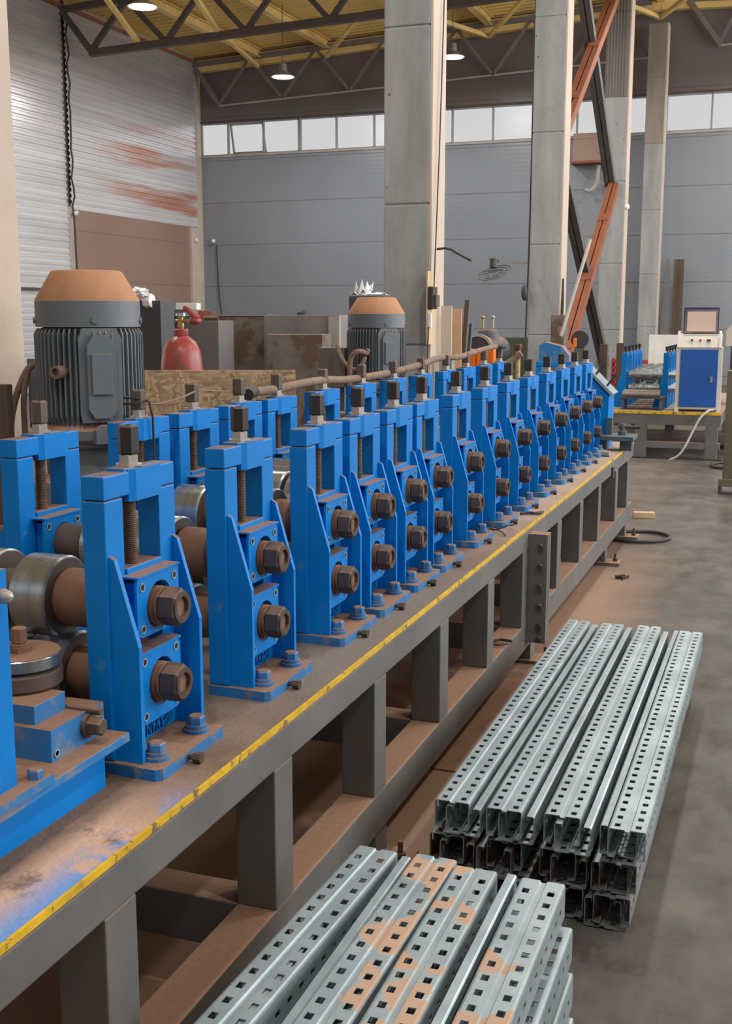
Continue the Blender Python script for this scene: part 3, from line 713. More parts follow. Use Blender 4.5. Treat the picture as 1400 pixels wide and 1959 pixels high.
MB().cyl(0.007, -0.06, 0.03, (0, 0.035, 0.062), 'x', 10).cyl(0.024, 0.0, 0.008, (0, 0.03, 0.034), 'x', 20).lathe([(0.018, 0.008), (0.018, 0.032), (0.015, 0.036)], (0, 0.03, 0.034), 'x', 6, 0.5).build('adjusting_bolt', 'coupbrown', sb)
for y, z in ((-0.07, 0.014), (0.075, 0.03)):
    MB().lathe([(0.0085, 0.0004), (0.0085, 0.002), (0.0055, 0.002), (0.005, 0.0004)], (0, y, z), 'x', 14).build('socket_screw', 'ring', sb)
sr = thing('side_roller', 'pair of horizontal steel roller discs with dusty brown top in front of the first stand', 'roller', (-1.375, 1.80, ZC+0.10))
MB().lathe([(0.076, 0.0), (0.080, 0.004), (0.080, 0.030), (0.074, 0.034)], n=48).build('lower_disc', 'rollface', sr, True)
MB().lathe([(0.060, 0.032), (0.060, 0.040)], n=32).build('spacer', 'rollface', sr)
MB().lathe([(0.072, 0.038), (0.078, 0.041), (0.078, 0.062), (0.076, 0.064)], n=48).build('upper_disc', 'roll', sr, True)
MB().cyl(0.0765, 0.0635, 0.0652, n=48).build('dusty_top', 'hub', sr)
MB().cyl(0.026, 0.064, 0.076, n=6).cyl(0.021, 0.076, 0.081, n=20).cyl(0.015, 0.081, 0.112, n=8, bev=0.002).build('spindle', 'hub', sr)
s0 = thing('roll_stand', 'blue plate stand with round grey knob, cut off by the left edge', 'roll stand', (-1.2, 1.41, ZC))
MB().prism([(-0.03, -0.12), (0.0, -0.12), (0.0, 0.135), (-0.03, 0.135)], 'z', 0.016, 0.395).build('side_frame', 'blue', s0)
MB().prism([(-0.09, -0.18), (0.030, -0.18), (0.030, 0.20), (0.022, 0.21), (-0.09, 0.21)], 'z', 0.0, 0.016).build('base_plate', 'blue2', s0)
bb = MB(); hexhead(bb, 0.012, 0.17, 0.016, 0.014, 0.018); bb.build('anchor_bolt', 'blue2', s0)
MB().ball(0.013, (0.012, 0.108, 0.355), sc=(1.6, 1, 1)).build('round_knob', 'zinc', s0, True)

# ------------------------------------------------------------------ rack uprights in two piles
def upright_mesh(length, name):
    """C section, web on top with a centre groove, returned flanges below; square holes in web and sides"""
    w, h = 0.097, 0.080
    pts = [(0.020, -h+0.010, 0), (0.020, -h, 0), (0.004, -h, 0), (0, -h+0.004, 0), (0, -0.046, 0), (0, -0.034, 1), (0, -0.006, 0), (0.0015, -0.0015, 0), (0.006, 0, 0), (0.014, 0, 1), (0.029, 0, 0),
           (0.042, 0, 0), (0.045, -0.005, 0), (0.055, -0.005, 0), (0.058, 0, 0), (0.068, 0, 1), (0.083, 0, 0), (0.091, 0, 0), (0.0955, -0.0015, 0), (w, -0.006, 0), (w, -0.034, 1), (w, -0.046, 0), (w, -h+0.004, 0), (0.093, -h, 0), (0.077, -h, 0), (0.077, -h+0.010, 0)]
    # third value marks the segment starting at this point as the one that carries holes
    bm = bmesh.new(); ys = [0.0]; kinds = []
    y = 0.016
    hl = 0.0195
    while y + hl < length:
        ys.append(y); kinds.append(0); ys.append(y+hl); kinds.append(1); y += 0.05
    ys.append(length); kinds.append(0)
    rows = [[bm.verts.new((p[0], yy, p[1])) for p in pts] for yy in ys]
    for j, kd in enumerate(kinds):
        for i in range(len(pts)-1):
            if kd and pts[i][2]: continue
            bm.faces.new((rows[j][i], rows[j][i+1], rows[j+1][i+1], rows[j+1][i]))
    me = bpy.data.meshes.new(name); bm.normal_update(); bm.to_mesh(me); bm.free(); return me
def upright(me, x, y, z, flip, m, label, grp, rz=0.0):
    o = bpy.data.objects.new('rack_upright', me); COL.objects.link(o)
    o.location = (x, y, z)
    if flip: o.rotation_euler = (0, PI, rz); 
    else: o.rotation_euler = (0, 0, rz)
    sd = o.modifiers.new('sheet', 'SOLIDIFY'); sd.thickness = 0.0022; sd.offset = -1
    o.material_slots[0].link = 'OBJECT'; o.material_slots[0].material = M[m]
    return tag(o, label, 'rack upright', grp)
meA = upright_mesh(2.02, 'upright_long'); meB = upright_mesh(0.78, 'upright_short')
for me in (meA, meB): me.materials.append(M['galv'])
ZA = 0.294; LH = 0.0975
GA, GB = 'galvanised uprights in the far pile', 'galvanised uprights in the near pile'
tops = [(-0.845, 'r', 'galv'), (-0.699, 'r', 'galv'), (-0.545, 'r', 'galv'), (-0.372, 'l', 'galv')]
for k, (x, s, m) in enumerate(tops):
    dy = (0.0, -0.005, 0.01, -0.02)[k]
    upright(meA, x, 2.865+dy, ZA, False, m, 'web-up perforated upright on top of the far pile, %s from the left' % ORD[k], GA)
    dx = 0.130 if s == 'r' else 0.072
    upright(meA, x+dx, 2.86-dy, ZA-LH+0.006, True, 'galv', 'upturned upright nested under the %s top upright of the far pile' % ORD[k], GA)
for lay, xs_ in ((1, (-0.858, -0.700, -0.553, -0.392)), (2, (-0.83, -0.68, -0.53, -0.405))):
    for k, x in enumerate(xs_):
        z = ZA - LH*lay; fl = (k + lay) % 2
        dx = 0.128 if k % 2 == 0 else 0.074
        lev = 'middle' if lay == 1 else 'bottom'
        upright(meA, x, 2.87 + random.uniform(-0.02, 0.02), z, False, 'galvin', 'dull web-up upright in the %s layer of the far pile, %s from the left' % (lev, ORD[k]), GA)
        upright(meA, x+dx, 2.87 + random.uniform(-0.02, 0.02), z-LH+0.003, True, 'galvin', 'dull upturned upright in the %s layer of the far pile, %s from the left' % (lev, ORD[k]), GA)
ZBT = 0.393
topsB = [(-0.873, 'galv'), (-0.735, 'galvtan'), (-0.636, 'galvtan'), (-0.485, 'galvtan')]
for k, (x, m) in enumerate(topsB):
    sk = (0.034, 0.012, 0.0, 0.0)[k]
    upright(meB, x-sk, 1.56 + (0.0, 0.005, -0.02, -0.025)[k], ZBT, False, m, 'web-up perforated upright on top of the near pile, %s from the left' % ORD[k], GB, rz=-sk/0.78)
for k, x in enumerate((-0.742, -0.498)):
    upright(meB, x, 1.55, ZBT-LH+0.013, True, 'galv', 'upturned upright showing its lips on top of the near pile, %s from the left' % ORD[k], GB)
for lay in (1, 2, 3):
    for k in range(4):
        x = (-0.873, -0.742, -0.615, -0.478)[k] + 0.006*lay
        upright(meB, x + (0.006 if k == 3 else 0), 1.545 - 0.012*lay, ZBT-LH*lay, False, 'galv' if k == 3 else 'galvin', 'web-up upright %s layer down in the near pile, %s from the left' % (('one', 'two', 'three')[lay-1], ORD[k]), GB)
    if lay < 3:
        for k, x in enumerate((-0.742, -0.498)):
            upright(meB, x+0.012*lay, 1.54, ZBT-LH*(lay+1)+0.003, True, 'galvin', 'upturned upright %s layer down in the near pile, %s from the left' % (('one', 'two')[lay-1], ORD[k]), GB)

# ------------------------------------------------------------------ motors and what stands behind the machine
def make_motor():
    t = thing('electric_motor', 'x', 'motor')
    MB().lathe([(0.185, 0.0), (0.195, 0.01), (0.195, 0.04), (0.172, 0.06), (0.172, 0.385), (0.15, 0.39)], n=48).build('housing', 'motor', t, True)
    b = MB()
    for k in range(56):
        a = 2*PI*k/56; c, s = math.cos(a), math.sin(a)
        r0, r1 = 0.168, 0.2; w = 0.0028
        P = lambda r, q, z: b.bm.verts.new((c*r - s*q, s*r + c*q, z))
        v = [P(r0, -w, 0.06), P(r1-0.02, -w, 0.06), P(r1, -w, 0.09), P(r1, -w, 0.365), P(r1-0.012, -w, 0.383), P(r0, -w, 0.383)]
        u = [P(r0, w, 0.06), P(r1-0.02, w, 0.06), P(r1, w, 0.09), P(r1, w, 0.365), P(r1-0.012, w, 0.383), P(r0, w, 0.383)]
        b.bm.faces.new(v); b.bm.faces.new(u[::-1])
        for i in range(6): b.bm.faces.new((v[i], u[i], u[(i+1) % 6], v[(i+1) % 6]))
    b.build('cooling_fins', 'motor', t)
    MB().lathe([(0.186, 0.388), (0.193, 0.388), (0.193, 0.474), (0.190, 0.478)], n=64).build('fan_cowl', 'motor', t, True)
    MB().lathe([(0.191, 0.476), (0.190, 0.482), (0.132, 0.572), (0.122, 0.578), (0.02, 0.578)], n=64).build('cowl_cone', 'motorcone', t, True)['label'] = 'cone thick with orange-brown dust'
    # raised terminal panel facing the camera, drawn in its own frame then turned
    def turned(b, deg, name, m, par, **k):
        bmesh.ops.transform(b.bm, matrix=Matrix.Rotation(math.radians(deg), 4, 'Z'), verts=b.bm.verts); return b.build(name, m, par, **k)
    p = turned(MB().prism([(-0.072, 0.07), (0.072, 0.07), (0.078, 0.10), (0.078, 0.35), (0.06, 0.385), (-0.06, 0.385), (-0.078, 0.35), (-0.078, 0.10)], 'x', 0.15, 0.192), -45, 'panel_seat', 'motor', t)
    turned(MB().prism([(-0.030, 0.085), (0.030, 0.085), (0.052, 0.115), (0.052, 0.325), (0.026, 0.362), (-0.026, 0.362), (-0.052, 0.325), (-0.052, 0.115)], 'x', 0.19, 0.212), -45, 'terminal_cover', 'motor', p)
    turned(MB().box(0.212, 0.222, -0.038, 0.036, 0.165, 0.30, 0.002), -45, 'terminal_plate', 'motor', p)
    turned(MB().prism([(-0.045, 0.0), (0.045, 0.0), (0.045, 0.045), (0.022, 0.062), (-0.022, 0.062), (-0.045, 0.045)], 'x', 0.16, 0.225), -42, 'foot_lug', 'motor', t)
    turned(MB().lathe([(0.022, 0.17), (0.022, 0.235), (0.014, 0.235), (0.013, 0.22)], (0, 0, 0.24), 'x', 16), -88, 'cable_gland', 'conduit', t)
    turned(MB().lathe([(0.012, 0.185), (0.012, 0.199)], (0, 0, 0.41), 'x', 6), -50, 'cowl_screw', 'motor', t)
    turned(MB().lathe([(0.012, 0.185), (0.012, 0.200)], (0, 0, 0.41), 'x', 6), 20, 'cowl_screw', 'motor', t)
    turned(MB().lathe([(0.012, 0.185), (0.012, 0.200)], (0, 0, 0.41), 'x', 6), -140, 'cowl_screw', 'motor', t)
    remember(t); return t
mo = make_motor(); mo.location = (-2.485, 3.76, 1.14); mo.scale = (1, 1, 1.085); mo['label'] = 'large vertical finned grey motor with dusty cone top, at the left'; mo['group'] = 'drive motors'
m2, _ = copy_tree(mo, (-2.5, 7.04, 1.14)); m2['label'] = 'smaller-looking vertical finned grey motor left of the large middle column'
m2.scale = (0.95, 0.95, 1.0)
for (x, y, z, lab) in ((-2.485, 3.76, 1.14, 'grey gear reducer under the large left motor'), (-2.5, 7.04, 1.14, 'grey gear reducer under the motor by the middle column')):
    g = thing('gear_reducer', lab, 'gearbox', (x, y, 0))
    MB().lathe([(0.17, z-0.02), (0.17, z), (0.12, z-0.025)][:2] + [], n=32).lathe([(0.14, z-0.14), (0.12, z-0.02)], n=32).build('bell_housing', 'motor', g, True)
    MB().box(-0.2, 0.2, -0.24, 0.24, z-0.42, z-0.14, 0.02).build('gear_case', 'motor', g)
    MB().box(-0.24, 0.24, -0.28, 0.28, 0, z-0.42, 0.01).build('pedestal', 'bed', g)
def simple(fn, name, m, label, cat, loc=None, rz=0.0, group=None, smooth=False):
    b = MB(); fn(b); o = b.build(name, m, None, smooth, loc=loc, rot=(0, 0, rz)); return tag(o, label, cat, group)
jb = thing('junction_box', 'open grey steel junction box left of the large motor', 'box', (-2.885, 4.14, 1.135))
MB().box(-0.12, 0.10, -0.06, 0.06, 0.0, 0.29, 0.004).build('case', 'greycab', jb); MB().box(-0.085, 0.085, -0.064, -0.06, 0.20, 0.27).build('opening', 'conduit', jb)
MB().box(-0.05, 0.05, -0.05, 0.05, -1.14, 0.0).build('post', 'greycab', jb)
simple(lambda b: b.tube([(-2.70, 3.72, 1.42), (-2.72, 3.70, 1.41), (-2.765, 3.68, 1.31), (-2.79, 3.66, 1.18), (-2.79, 3.66, 0.9), (-2.78, 3.66, 0.0)], 0.013, 10, smooth=2), 'flexible_conduit', 'conduit', 'dusty brown hose hanging in front of the junction box', 'hose', smooth=True)
simple(lambda b: b.tube([(-2.72, 3.70, 1.40), (-2.735, 3.68, 1.3), (-2.72, 3.66, 1.18), (-2.70, 3.64, 0.9), (-2.70, 3.64, 0.0)], 0.011, 10, smooth=2), 'flexible_conduit', 'conduit', 'second dusty hose hanging beside the motor base', 'hose', smooth=True)
simple(lambda b: b.box(-0.40, 0.0, -0.02, 0.02, 0, 1.353, 0.004), 'steel_plate', 'rust', 'dark oily steel plate behind the stands at the left edge', 'plate', (-2.69, 3.54, 0), 0.0)

simple(lambda b: b.box(-0.36, 0.36, -0.008, 0.008, 0, 1.345), 'osb_board', 'osb', 'upright oriented strand board behind the far row of stands', 'board', (-2.56, 4.97, 0), math.atan2(0.25, 0.66))
g = thing('gas_cylinder', 'round-shouldered red gas cylinder standing behind the strand board', 'gas cylinder', (-3.015, 5.42, 0))
MB().lathe([(0.09, 0.0), (0.11, 0.02), (0.11, 1.30), (0.108, 1.36), (0.098, 1.42), (0.078, 1.465), (0.045, 1.49), (0.032, 1.50)], n=40).build('body', 'red', g, True)
MB().lathe([(0.036, 1.495), (0.038, 1.50), (0.038, 1.53), (0.03, 1.535)], n=24).build('neck_ring', 'red', g, True)
MB().lathe([(0.014, 1.53), (0.018, 1.55), (0.012, 1.575), (0.014, 1.60)], n=16).cyl(0.009, -0.03, 0.05, (0, 0, 1.575), 'x', 10).build('valve', 'brass', g, True)
MB().cyl(0.026, 1.60, 1.617, n=20).build('handwheel', 'chrome', g, True)
simple(lambda b: b.tube([(0.02, 0, 0.09), (0.05, -0.01, 0.075), (0.075, 0, 0.05), (0.10, 0.0, 0.03)], 0.012, 10, r2=0.02).ball(0.03, (0.08, 0, 0.02), sc=(1.2, 1, 0.7)), 'gas_regulator', 'red', 'red and chrome regulator on the neck of the gas cylinder', 'regulator', (-3.0, 5.40, 1.555), smooth=True)
c = thing('steel_cabinet', 'dark steel cabinet behind the large motor and gas cylinder', 'cabinet', (-4.25, 7.15, 0), 0.2)
MB().box(0.0, 0.26, -0.02, 0.4, 0, 1.60, 0.004).build('body', 'darkcab', c); MB().box(-0.01, 0.27, -0.03, 0.41, 1.60, 1.645).build('top', 'greycab', c)
c = thing('steel_cabinet', 'lighter grey steel cabinet right of the dark one', 'cabinet', (-4.25, 7.15, 0), 0.2)
MB().box(0.27, 0.52, 0.0, 0.4, 0, 1.57, 0.004).build('body', 'greycab', c); MB().box(0.28, 0.51, -0.006, 0.0, 1.0, 1.52).build('door', 'greycab', c)
simple(lambda b: b.box(-0.06, 0.09, -0.05, 0.05, 0, 0.045, 0.003), 'carton', 'paper', 'small pale carton on top of the cabinet behind the motor', 'box', (-3.97, 7.22, 1.645), 0.2)
simple(lambda b: b.box(-0.05, 0.05, -0.03, 0.03, 0, 0.07, 0.003), 'carton', 'primer', 'tilted red-brown carton on the grey cabinet', 'box', (-3.92, 7.40, 1.57), 0.5)
def crumple(b, n, r, seed):
    g_ = bmesh.ops.create_icosphere(b.bm, subdivisions=3, radius=r); rnd = random.Random(seed)
    for v in g_['verts']:
        k = 0.65 + 0.6*rnd.random(); v.co = Vector((v.co.x*1.5*k, v.co.y*k, v.co.z*0.7*k))
simple(lambda b: crumple(b, 0, 0.05, 3), 'crumpled_wrap', 'paper', 'crumpled white plastic wrap lying just right of the motor cone', 'wrap', (-3.98, 6.6, 1.75))
simple(lambda b: b.cyl(0.045, 0, 0.05, axis='x', n=8), 'paper_roll', 'paper', 'short white roll lying beside the crumpled wrap', 'roll', (-3.95, 6.64, 1.70))
simple(lambda b: b.box(-0.12, 0.14, -0.08, 0.1, 0, 1.70, 0.004), 'equipment_stand', 'darkcab', 'narrow dark stand carrying the white wrap behind the left motor', 'stand', (-3.98, 6.72, 0))
simple(lambda b: b.cyl(0.016, -0.05, 0.05, (0, 0, 0.016), 'x', 14), 'angle_grinder', 'coupbrown', 'small grinder lying on the grey cabinet', 'tool', (-3.83, 7.32, 1.57), 0.3)
# bare steel tanks
c = thing('steel_tank', 'stained bare steel tank between the gas cylinder and the grey tank', 'tank', (-4.37, 8.12, 0), 0.35)
MB().box(0, 0.54, 0, 0.6, 0, 1.60, 0.004).build('body', 'weld', c); MB().box(-0.01, 0.55, -0.012, 0.61, 1.60, 1.62).build('rim', 'weld2', c)
c = thing('steel_tank', 'tall grey steel tank left of the second motor', 'tank', (-3.79, 8.10, 0), 0.10)
MB().box(0, 0.60, 0, 0.5, 0, 1.61, 0.006).build('body', 'weld2', c); MB().box(0.52, 0.605, -0.02, 0.02, 0.5, 1.60).build('edge_strip', 'whitebar', c)
MB().lathe([(0.05, 0), (0.045, 0.02), (0.02, 0.035)], (0.25, 0.2, 1.61), n=20).build('filler_cap', 'rubber', c)
simple(lambda b: b.box(0, 0.42, 0, 0.3, 0, 1.47, 0.006), 'steel_cover', 'weld', 'brownish sheet steel box in front of the tall grey tank', 'cover', (-3.60, 7.74, 0), 0.15)
simple(lambda b: b.box(-0.09, 0.09, -0.04, 0.04, 0, 0.25, 0.003), 'junction_box', 'greycab', 'small grey box with hoses left of the second motor', 'box', (-2.76, 6.95, 1.15))
simple(lambda b: b.box(-0.06, 0.06, -0.04, 0.04, 0, 1.15, 0.003), 'box_support', 'greycab', 'grey post under the small box left of the second motor', 'post', (-2.76, 6.95, 0))
c = thing('equipment_cabinet', 'dark cabinet behind the second motor with papers on top', 'cabinet', (-3.36, 8.80, 0), 0.1)
MB().box(0.0, 0.24, 0, 0.3, 0, 1.76, 0.004).build('body', 'darkcab', c)
def sheets(b):
    rnd = random.Random(5)
    for (x0, y0, w, h) in ((-0.02, -0.06, 0.16, 0.012), (0.04, 0.0, 0.22, 0.02), (0.0, 0.02, 0.12, 0.06)):
        g = [[b.bm.verts.new((x0+w*i/5, y0+0.16*j/4, 0.006+abs(rnd.gauss(0, 1))*h*(0.5+0.5*((i+j) % 2)))) for j in range(5)] for i in range(6)]
        for i in range(5):
            for j in range(4): b.bm.faces.new((g[i][j], g[i+1][j], g[i+1][j+1], g[i][j+1]))
ps = simple(sheets, 'paper_stack', 'paper', 'crumpled white papers on the dark cabinet behind the second motor', 'papers', (-3.34, 8.86, 1.762), 0.1)
sd_ = ps.modifiers.new('thick', 'SOLIDIFY'); sd_.thickness = 0.002
# hoses on the far row
pts = [(-1.86, 3.86, 1.325), (-1.84, 4.0, 1.322), (-1.85, 4.25, 1.33), (-1.83, 4.5, 1.338), (-1.86, 4.8, 1.318), (-1.84, 5.1, 1.322), (-1.87, 5.5, 1.322), (-1.84, 5.9, 1.345), (-1.86, 6.3, 1.372), (-1.83, 6.6, 1.36), (-1.85, 6.9, 1.37), (-1.86, 7.3, 1.39), (-1.85, 7.6, 1.40)]
simple(lambda b: b.tube(pts, 0.017, 12, smooth=2), 'flexible_conduit', 'conduit', 'long dusty conduit lying along the tops of the far row', 'conduit', smooth=True)
simple(lambda b: b.lathe([(0.02, 0), (0.05, 0.0), (0.055, 0.012), (0.05, 0.024), (0.02, 0.024)], n=24), 'rubber_grommet', 'rubber', 'black rubber ring at the far end of the dusty conduit', 'ring', (-1.85, 7.66, 1.385), smooth=True)
simple(lambda b: b.tube([(-1.86, 3.88, 1.325), (-1.85, 3.83, 1.325), (-1.84, 3.79, 1.318)], 0.022, 10), 'tape_wrap', 'rubber', 'black tape binding at the near end of the dusty conduit', 'tape', smooth=True)
cp = [(-1.85, 3.02, 1.36), (-1.83, 3.08, 1.33), (-1.80, 3.20, 1.34), (-1.83, 3.4, 1.362), (-1.86, 3.55, 1.345), (-1.85, 3.8, 1.33)]
simple(lambda b: b.tube(cp, 0.0035, 6, smooth=2), 'cable', 'conduit', 'thin dusty cable strung between couplers to the conduit', 'cable', smooth=True)
coil = [( -1.855+0.031*math.cos(a), 3.035+0.031*math.sin(a), 1.330 + 0.028*k/40 + 0.006*math.sin(a*0.5)) for k in range(41) for a in [k*0.5]]
simple(lambda b: b.tube(coil + [(-1.80, 3.03, 1.345), (-1.795, 3.04, 1.30), (-1.798, 3.045, 1.2), (-1.797, 3.04, 1.13)], 0.0035, 6), 'cable', 'rubber', 'black cable wound round a far-row coupler, its tail hanging down', 'cable', smooth=True)
simple(lambda b: b.tube([(-2.485, 6.82, 1.37), (-2.49, 6.74, 1.385), (-2.52, 6.72, 1.385), (-2.555, 6.72, 1.35), (-2.563, 6.72, 1.28), (-2.563, 6.72, 1.1), (-2.563, 6.72, 0.0)], 0.016, 10, smooth=2), 'flexible_conduit', 'conduit', 'dusty conduit arching down from the gland of the second motor', 'conduit', smooth=True)
simple(lambda b: b.tube([(-2.49, 6.80, 1.35), (-2.50, 6.77, 1.29), (-2.54, 6.76, 1.265), (-2.60, 6.77, 1.29), (-2.66, 6.8, 1.36), (-2.69, 6.84, 1.42)], 0.014, 10, smooth=2), 'flexible_conduit', 'conduit', 'dusty hose looping from the second motor to its grey box', 'hose', smooth=True)

# on and around the middle column
simple(lambda b: b.box(0.0, 0.014, -0.14, 0.03, 1.36, 1.98), 'backing_board', 'plywood', 'yellow wooden board fixed to the side of the middle column', 'board', (-2.944, 9.70, 0))
sw = thing('switch_box', 'black switch box hanging on the side of the middle column', 'switch box', (-2.93, 9.62, 1.66))
MB().box(0.0, 0.05, -0.07, 0.07, 0.0, 0.19, 0.01).build('case', 'rubber', sw); MB().box(0.05, 0.075, -0.05, 0.05, 0.02, 0.12, 0.004).build('socket_block', 'coupbrown', sw)
simple(lambda b: b.box(0.0, 0.03, -0.02, 0.02, 0.0, 0.13, 0.004), 'socket_strip', 'camwhite', 'small white socket strip below the black switch box', 'socket', (-2.93, 9.58, 1.50))
simple(lambda b: b.tube([(-2.93, 10.05, 8.3), (-2.925, 10.0, 5.0), (-2.92, 9.85, 3.2), (-2.915, 9.75, 2.4), (-2.90, 9.64, 1.84)], 0.006, 8, smooth=1), 'cable', 'rubber', 'black cable running down the middle column to the switch box', 'cable', smooth=True)
simple(lambda b: b.tube([(-2.92, 9.56, 1.51), (-2.92, 9.54, 1.35), (-2.91, 9.5, 1.2), (-2.89, 9.45, 0.9), (-2.88, 9.42, 0.0)], 0.006, 8, smooth=1), 'cable', 'rubber', 'black cable hanging below the socket strip', 'cable', smooth=True)
simple(lambda b: b.tube([(0, 0, 0), (0.10, 0, 0.01), (0.20, 0.02, -0.05), (0.30, 0.03, -0.10)], 0.010, 8, smooth=1), 'lamp_arm', 'rubber', 'thin dark arm sticking out right of the middle column', 'arm', (-2.91, 9.75, 2.17), smooth=True)
simple(lambda b: b.box(0, 0.095, 0, 0.02, 0, 1.69), 'board', 'cream', 'tall cream board standing beside the middle column', 'board', (-2.918, 9.93, 0))
simple(lambda b: b.box(0, 0.10, 0, 0.02, 0, 1.665), 'board', 'peach', 'peach coloured board standing right of the cream board', 'board', (-2.885, 10.12, 0))
simple(lambda b: b.box(0, 0.12, 0, 0.1, 0, 1.27, 0.01), 'concrete_block', 'concrete', 'low concrete pillar before the cream board', 'block', (-2.88, 9.74, 0))
simple(lambda b: b.bar((0, 0, 0), (0.07, 0.2, 1.75), 0.05, 0.03), 'steel_bar', 'rust', 'dark flat steel bar leaning right of the peach board', 'bar', (-2.93, 10.42, 0))
simple(lambda b: b.bar((0, 0, 0), (0.06, 0.16, 1.53), 0.035, 0.02), 'steel_bar', 'tealgrey', 'shorter blue-grey steel bar leaning beside the dark bar', 'bar', (-2.90, 10.5, 0))
simple(lambda b: b.box(-3.3, 0.0, 0, 0.6, 0, 1.22), 'panel_stack', 'green', 'stack of dark green panels behind the pressure tank', 'panels', (-3.5, 20.5, 0), smooth=False)
for i, (x, w, lab) in enumerate(((-2.98, 0.162, 'orange box behind the stands, left of the coupler in front'), (-2.812, 0.167, 'orange box behind the stands, right of its twin'))):
    simple(lambda b: b.box(0, w, 0, 0.3, 0, 0.155, 0.004), 'tool_case', 'orange', lab, 'box', (x, 10.76 + 0.01*i, 1.13))
simple(lambda b: b.box(-0.03, 0.42, -0.02, 0.34, 0, 1.13, 0.004), 'work_trolley', 'greycab', 'grey trolley under the orange boxes', 'trolley', (-3.0, 10.75, 0))
pt = thing('pressure_tank', 'dark horizontal pressure tank with a pale flange and brass valves', 'tank', (-2.93, 11.3, 1.26), -0.15)
T = pt
MB().lathe([(0.09, -0.02), (0.165, -0.02), (0.165, 0.02), (0.14, 0.02), (0.14, 0.5), (0.10, 0.56)], (0, 0, 0), 'y', 32).build('shell', 'darkcab', T, True)
MB().lathe([(0.14, -0.03), (0.17, -0.03), (0.17, -0.012), (0.14, -0.012)], (0, 0, 0), 'y', 36, cap=False).build('flange_ring', 'whitebar', T, True)
MB().lathe([(0.11, 0.0), (0.115, 0.11), (0.09, 0.15), (0.04, 0.17)], (0, 0.25, 0.05), 'z', 20).build('dome', 'darkcab', T, True)
for dx in (-0.06, 0.05): MB().cyl(0.012, 0, 0.10, (dx, 0.25, 0.22), n=10).ball(0.02, (dx, 0.25, 0.33)).build('valve', 'brass' if dx < 0 else 'zinc', T, True)
MB().box(-0.1, 0.1, 0.05, 0.45, -1.26, -0.13).build('cradle', 'greycab', T)
simple(lambda b: b.tube([(-0.02, -0.3, -1.09), (-0.01, -0.3, -0.3), (0, -0.2, -0.02), (0.1, -0.15, 0.03), (0.22, -0.1, 0.10), (0.30, -0.1, 0.16)], 0.03, 10, smooth=2), 'hose', 'conduit', 'thick dusty hose end curving past the pressure tank', 'hose', (-2.68, 10.9, 1.09), smooth=True)
mh = thing('mallet', 'wooden handled mallet with a dark red head against the fan column', 'mallet', (-2.68, 12.0, 0.0))
MB().cyl(0.025, 0.0, 1.26, n=12).build('handle', 'wood', mh, True); MB().box(-0.03, 0.03, -0.06, 0.06, 1.25, 1.31, 0.01).build('head', 'darkred', mh)
# wall fan on the third column
fan = thing('wall_fan', 'small grey wall fan on a long arm left of the right-hand column', 'fan', (-3.4, 15.6, 2.31))
MB().bar((0, 0, 0), (-0.25, -0.6, 0.0), 0.03, 0.03).build('arm', 'brace', fan)
MB().cyl(0.05, -0.10, 0.05, (-0.29, -0.66, 0.0), 'z', 20, bev=0.02).build('motor_head', 'darkcab', fan, True)
def ring(b, c, r, t, n=36, tilt=0.35):
    ps = [Vector((c[0]+r*math.cos(2*PI*k/n), c[1]+r*math.sin(2*PI*k/n), c[2]+r*math.sin(2*PI*k/n)*0.45 + r*math.cos(2*PI*k/n)*0.15)) for k in range(n+1)]
    b.tube(ps, t, 6)
b = MB()
for r in (0.1, 0.16, 0.215): ring(b, (-0.27, -0.68, -0.15), r, 0.006)
for k in range(12):
    a = 2*PI*k/12; b.rod((-0.27, -0.68, -0.13), (-0.27+0.215*math.cos(a), -0.68+0.215*math.sin(a), -0.15+0.215*(math.cos(a)*0.15+math.sin(a)*0.45)), 0.004, 6)
b.build('guard', 'brace', fan)
for k in range(3):
    a = 2*PI*k/3 + 0.4; MB().bar((-0.27, -0.68, -0.14), (-0.27+0.18*math.cos(a), -0.68+0.18*math.sin(a), -0.14+0.18*(math.cos(a)*0.15+math.sin(a)*0.45)), 0.03, 0.004).build('blade', 'greycab', fan)
simple(lambda b: b.tube([(-3.39, 15.75, 8.0), (-3.39, 15.75, 4.0), (-3.395, 15.72, 2.4), (-3.40, 15.70, 1.9), (-3.41, 15.7, 1.3)], 0.012, 8, smooth=1), 'cable', 'rubber', 'dark cable running down the left side of the fan column', 'cable', smooth=True)
simple(lambda b: b.ball(0.09, (0, 0, 0), sc=(0.5, 0.5, 1.3)), 'cable_bundle', 'darkcab', 'dark bundle hanging on the cable left of the fan column', 'bundle', (-3.43, 15.66, 1.92), smooth=True)
simple(lambda b: b.tube([(-2.94, 15.8, 2.1), (-2.93, 15.78, 1.9), (-2.92, 15.74, 1.7), (-2.93, 15.72, 1.2)], 0.02, 8, smooth=1), 'cable', 'rubber', 'dark cable on the right side of the fan column', 'cable', smooth=True)
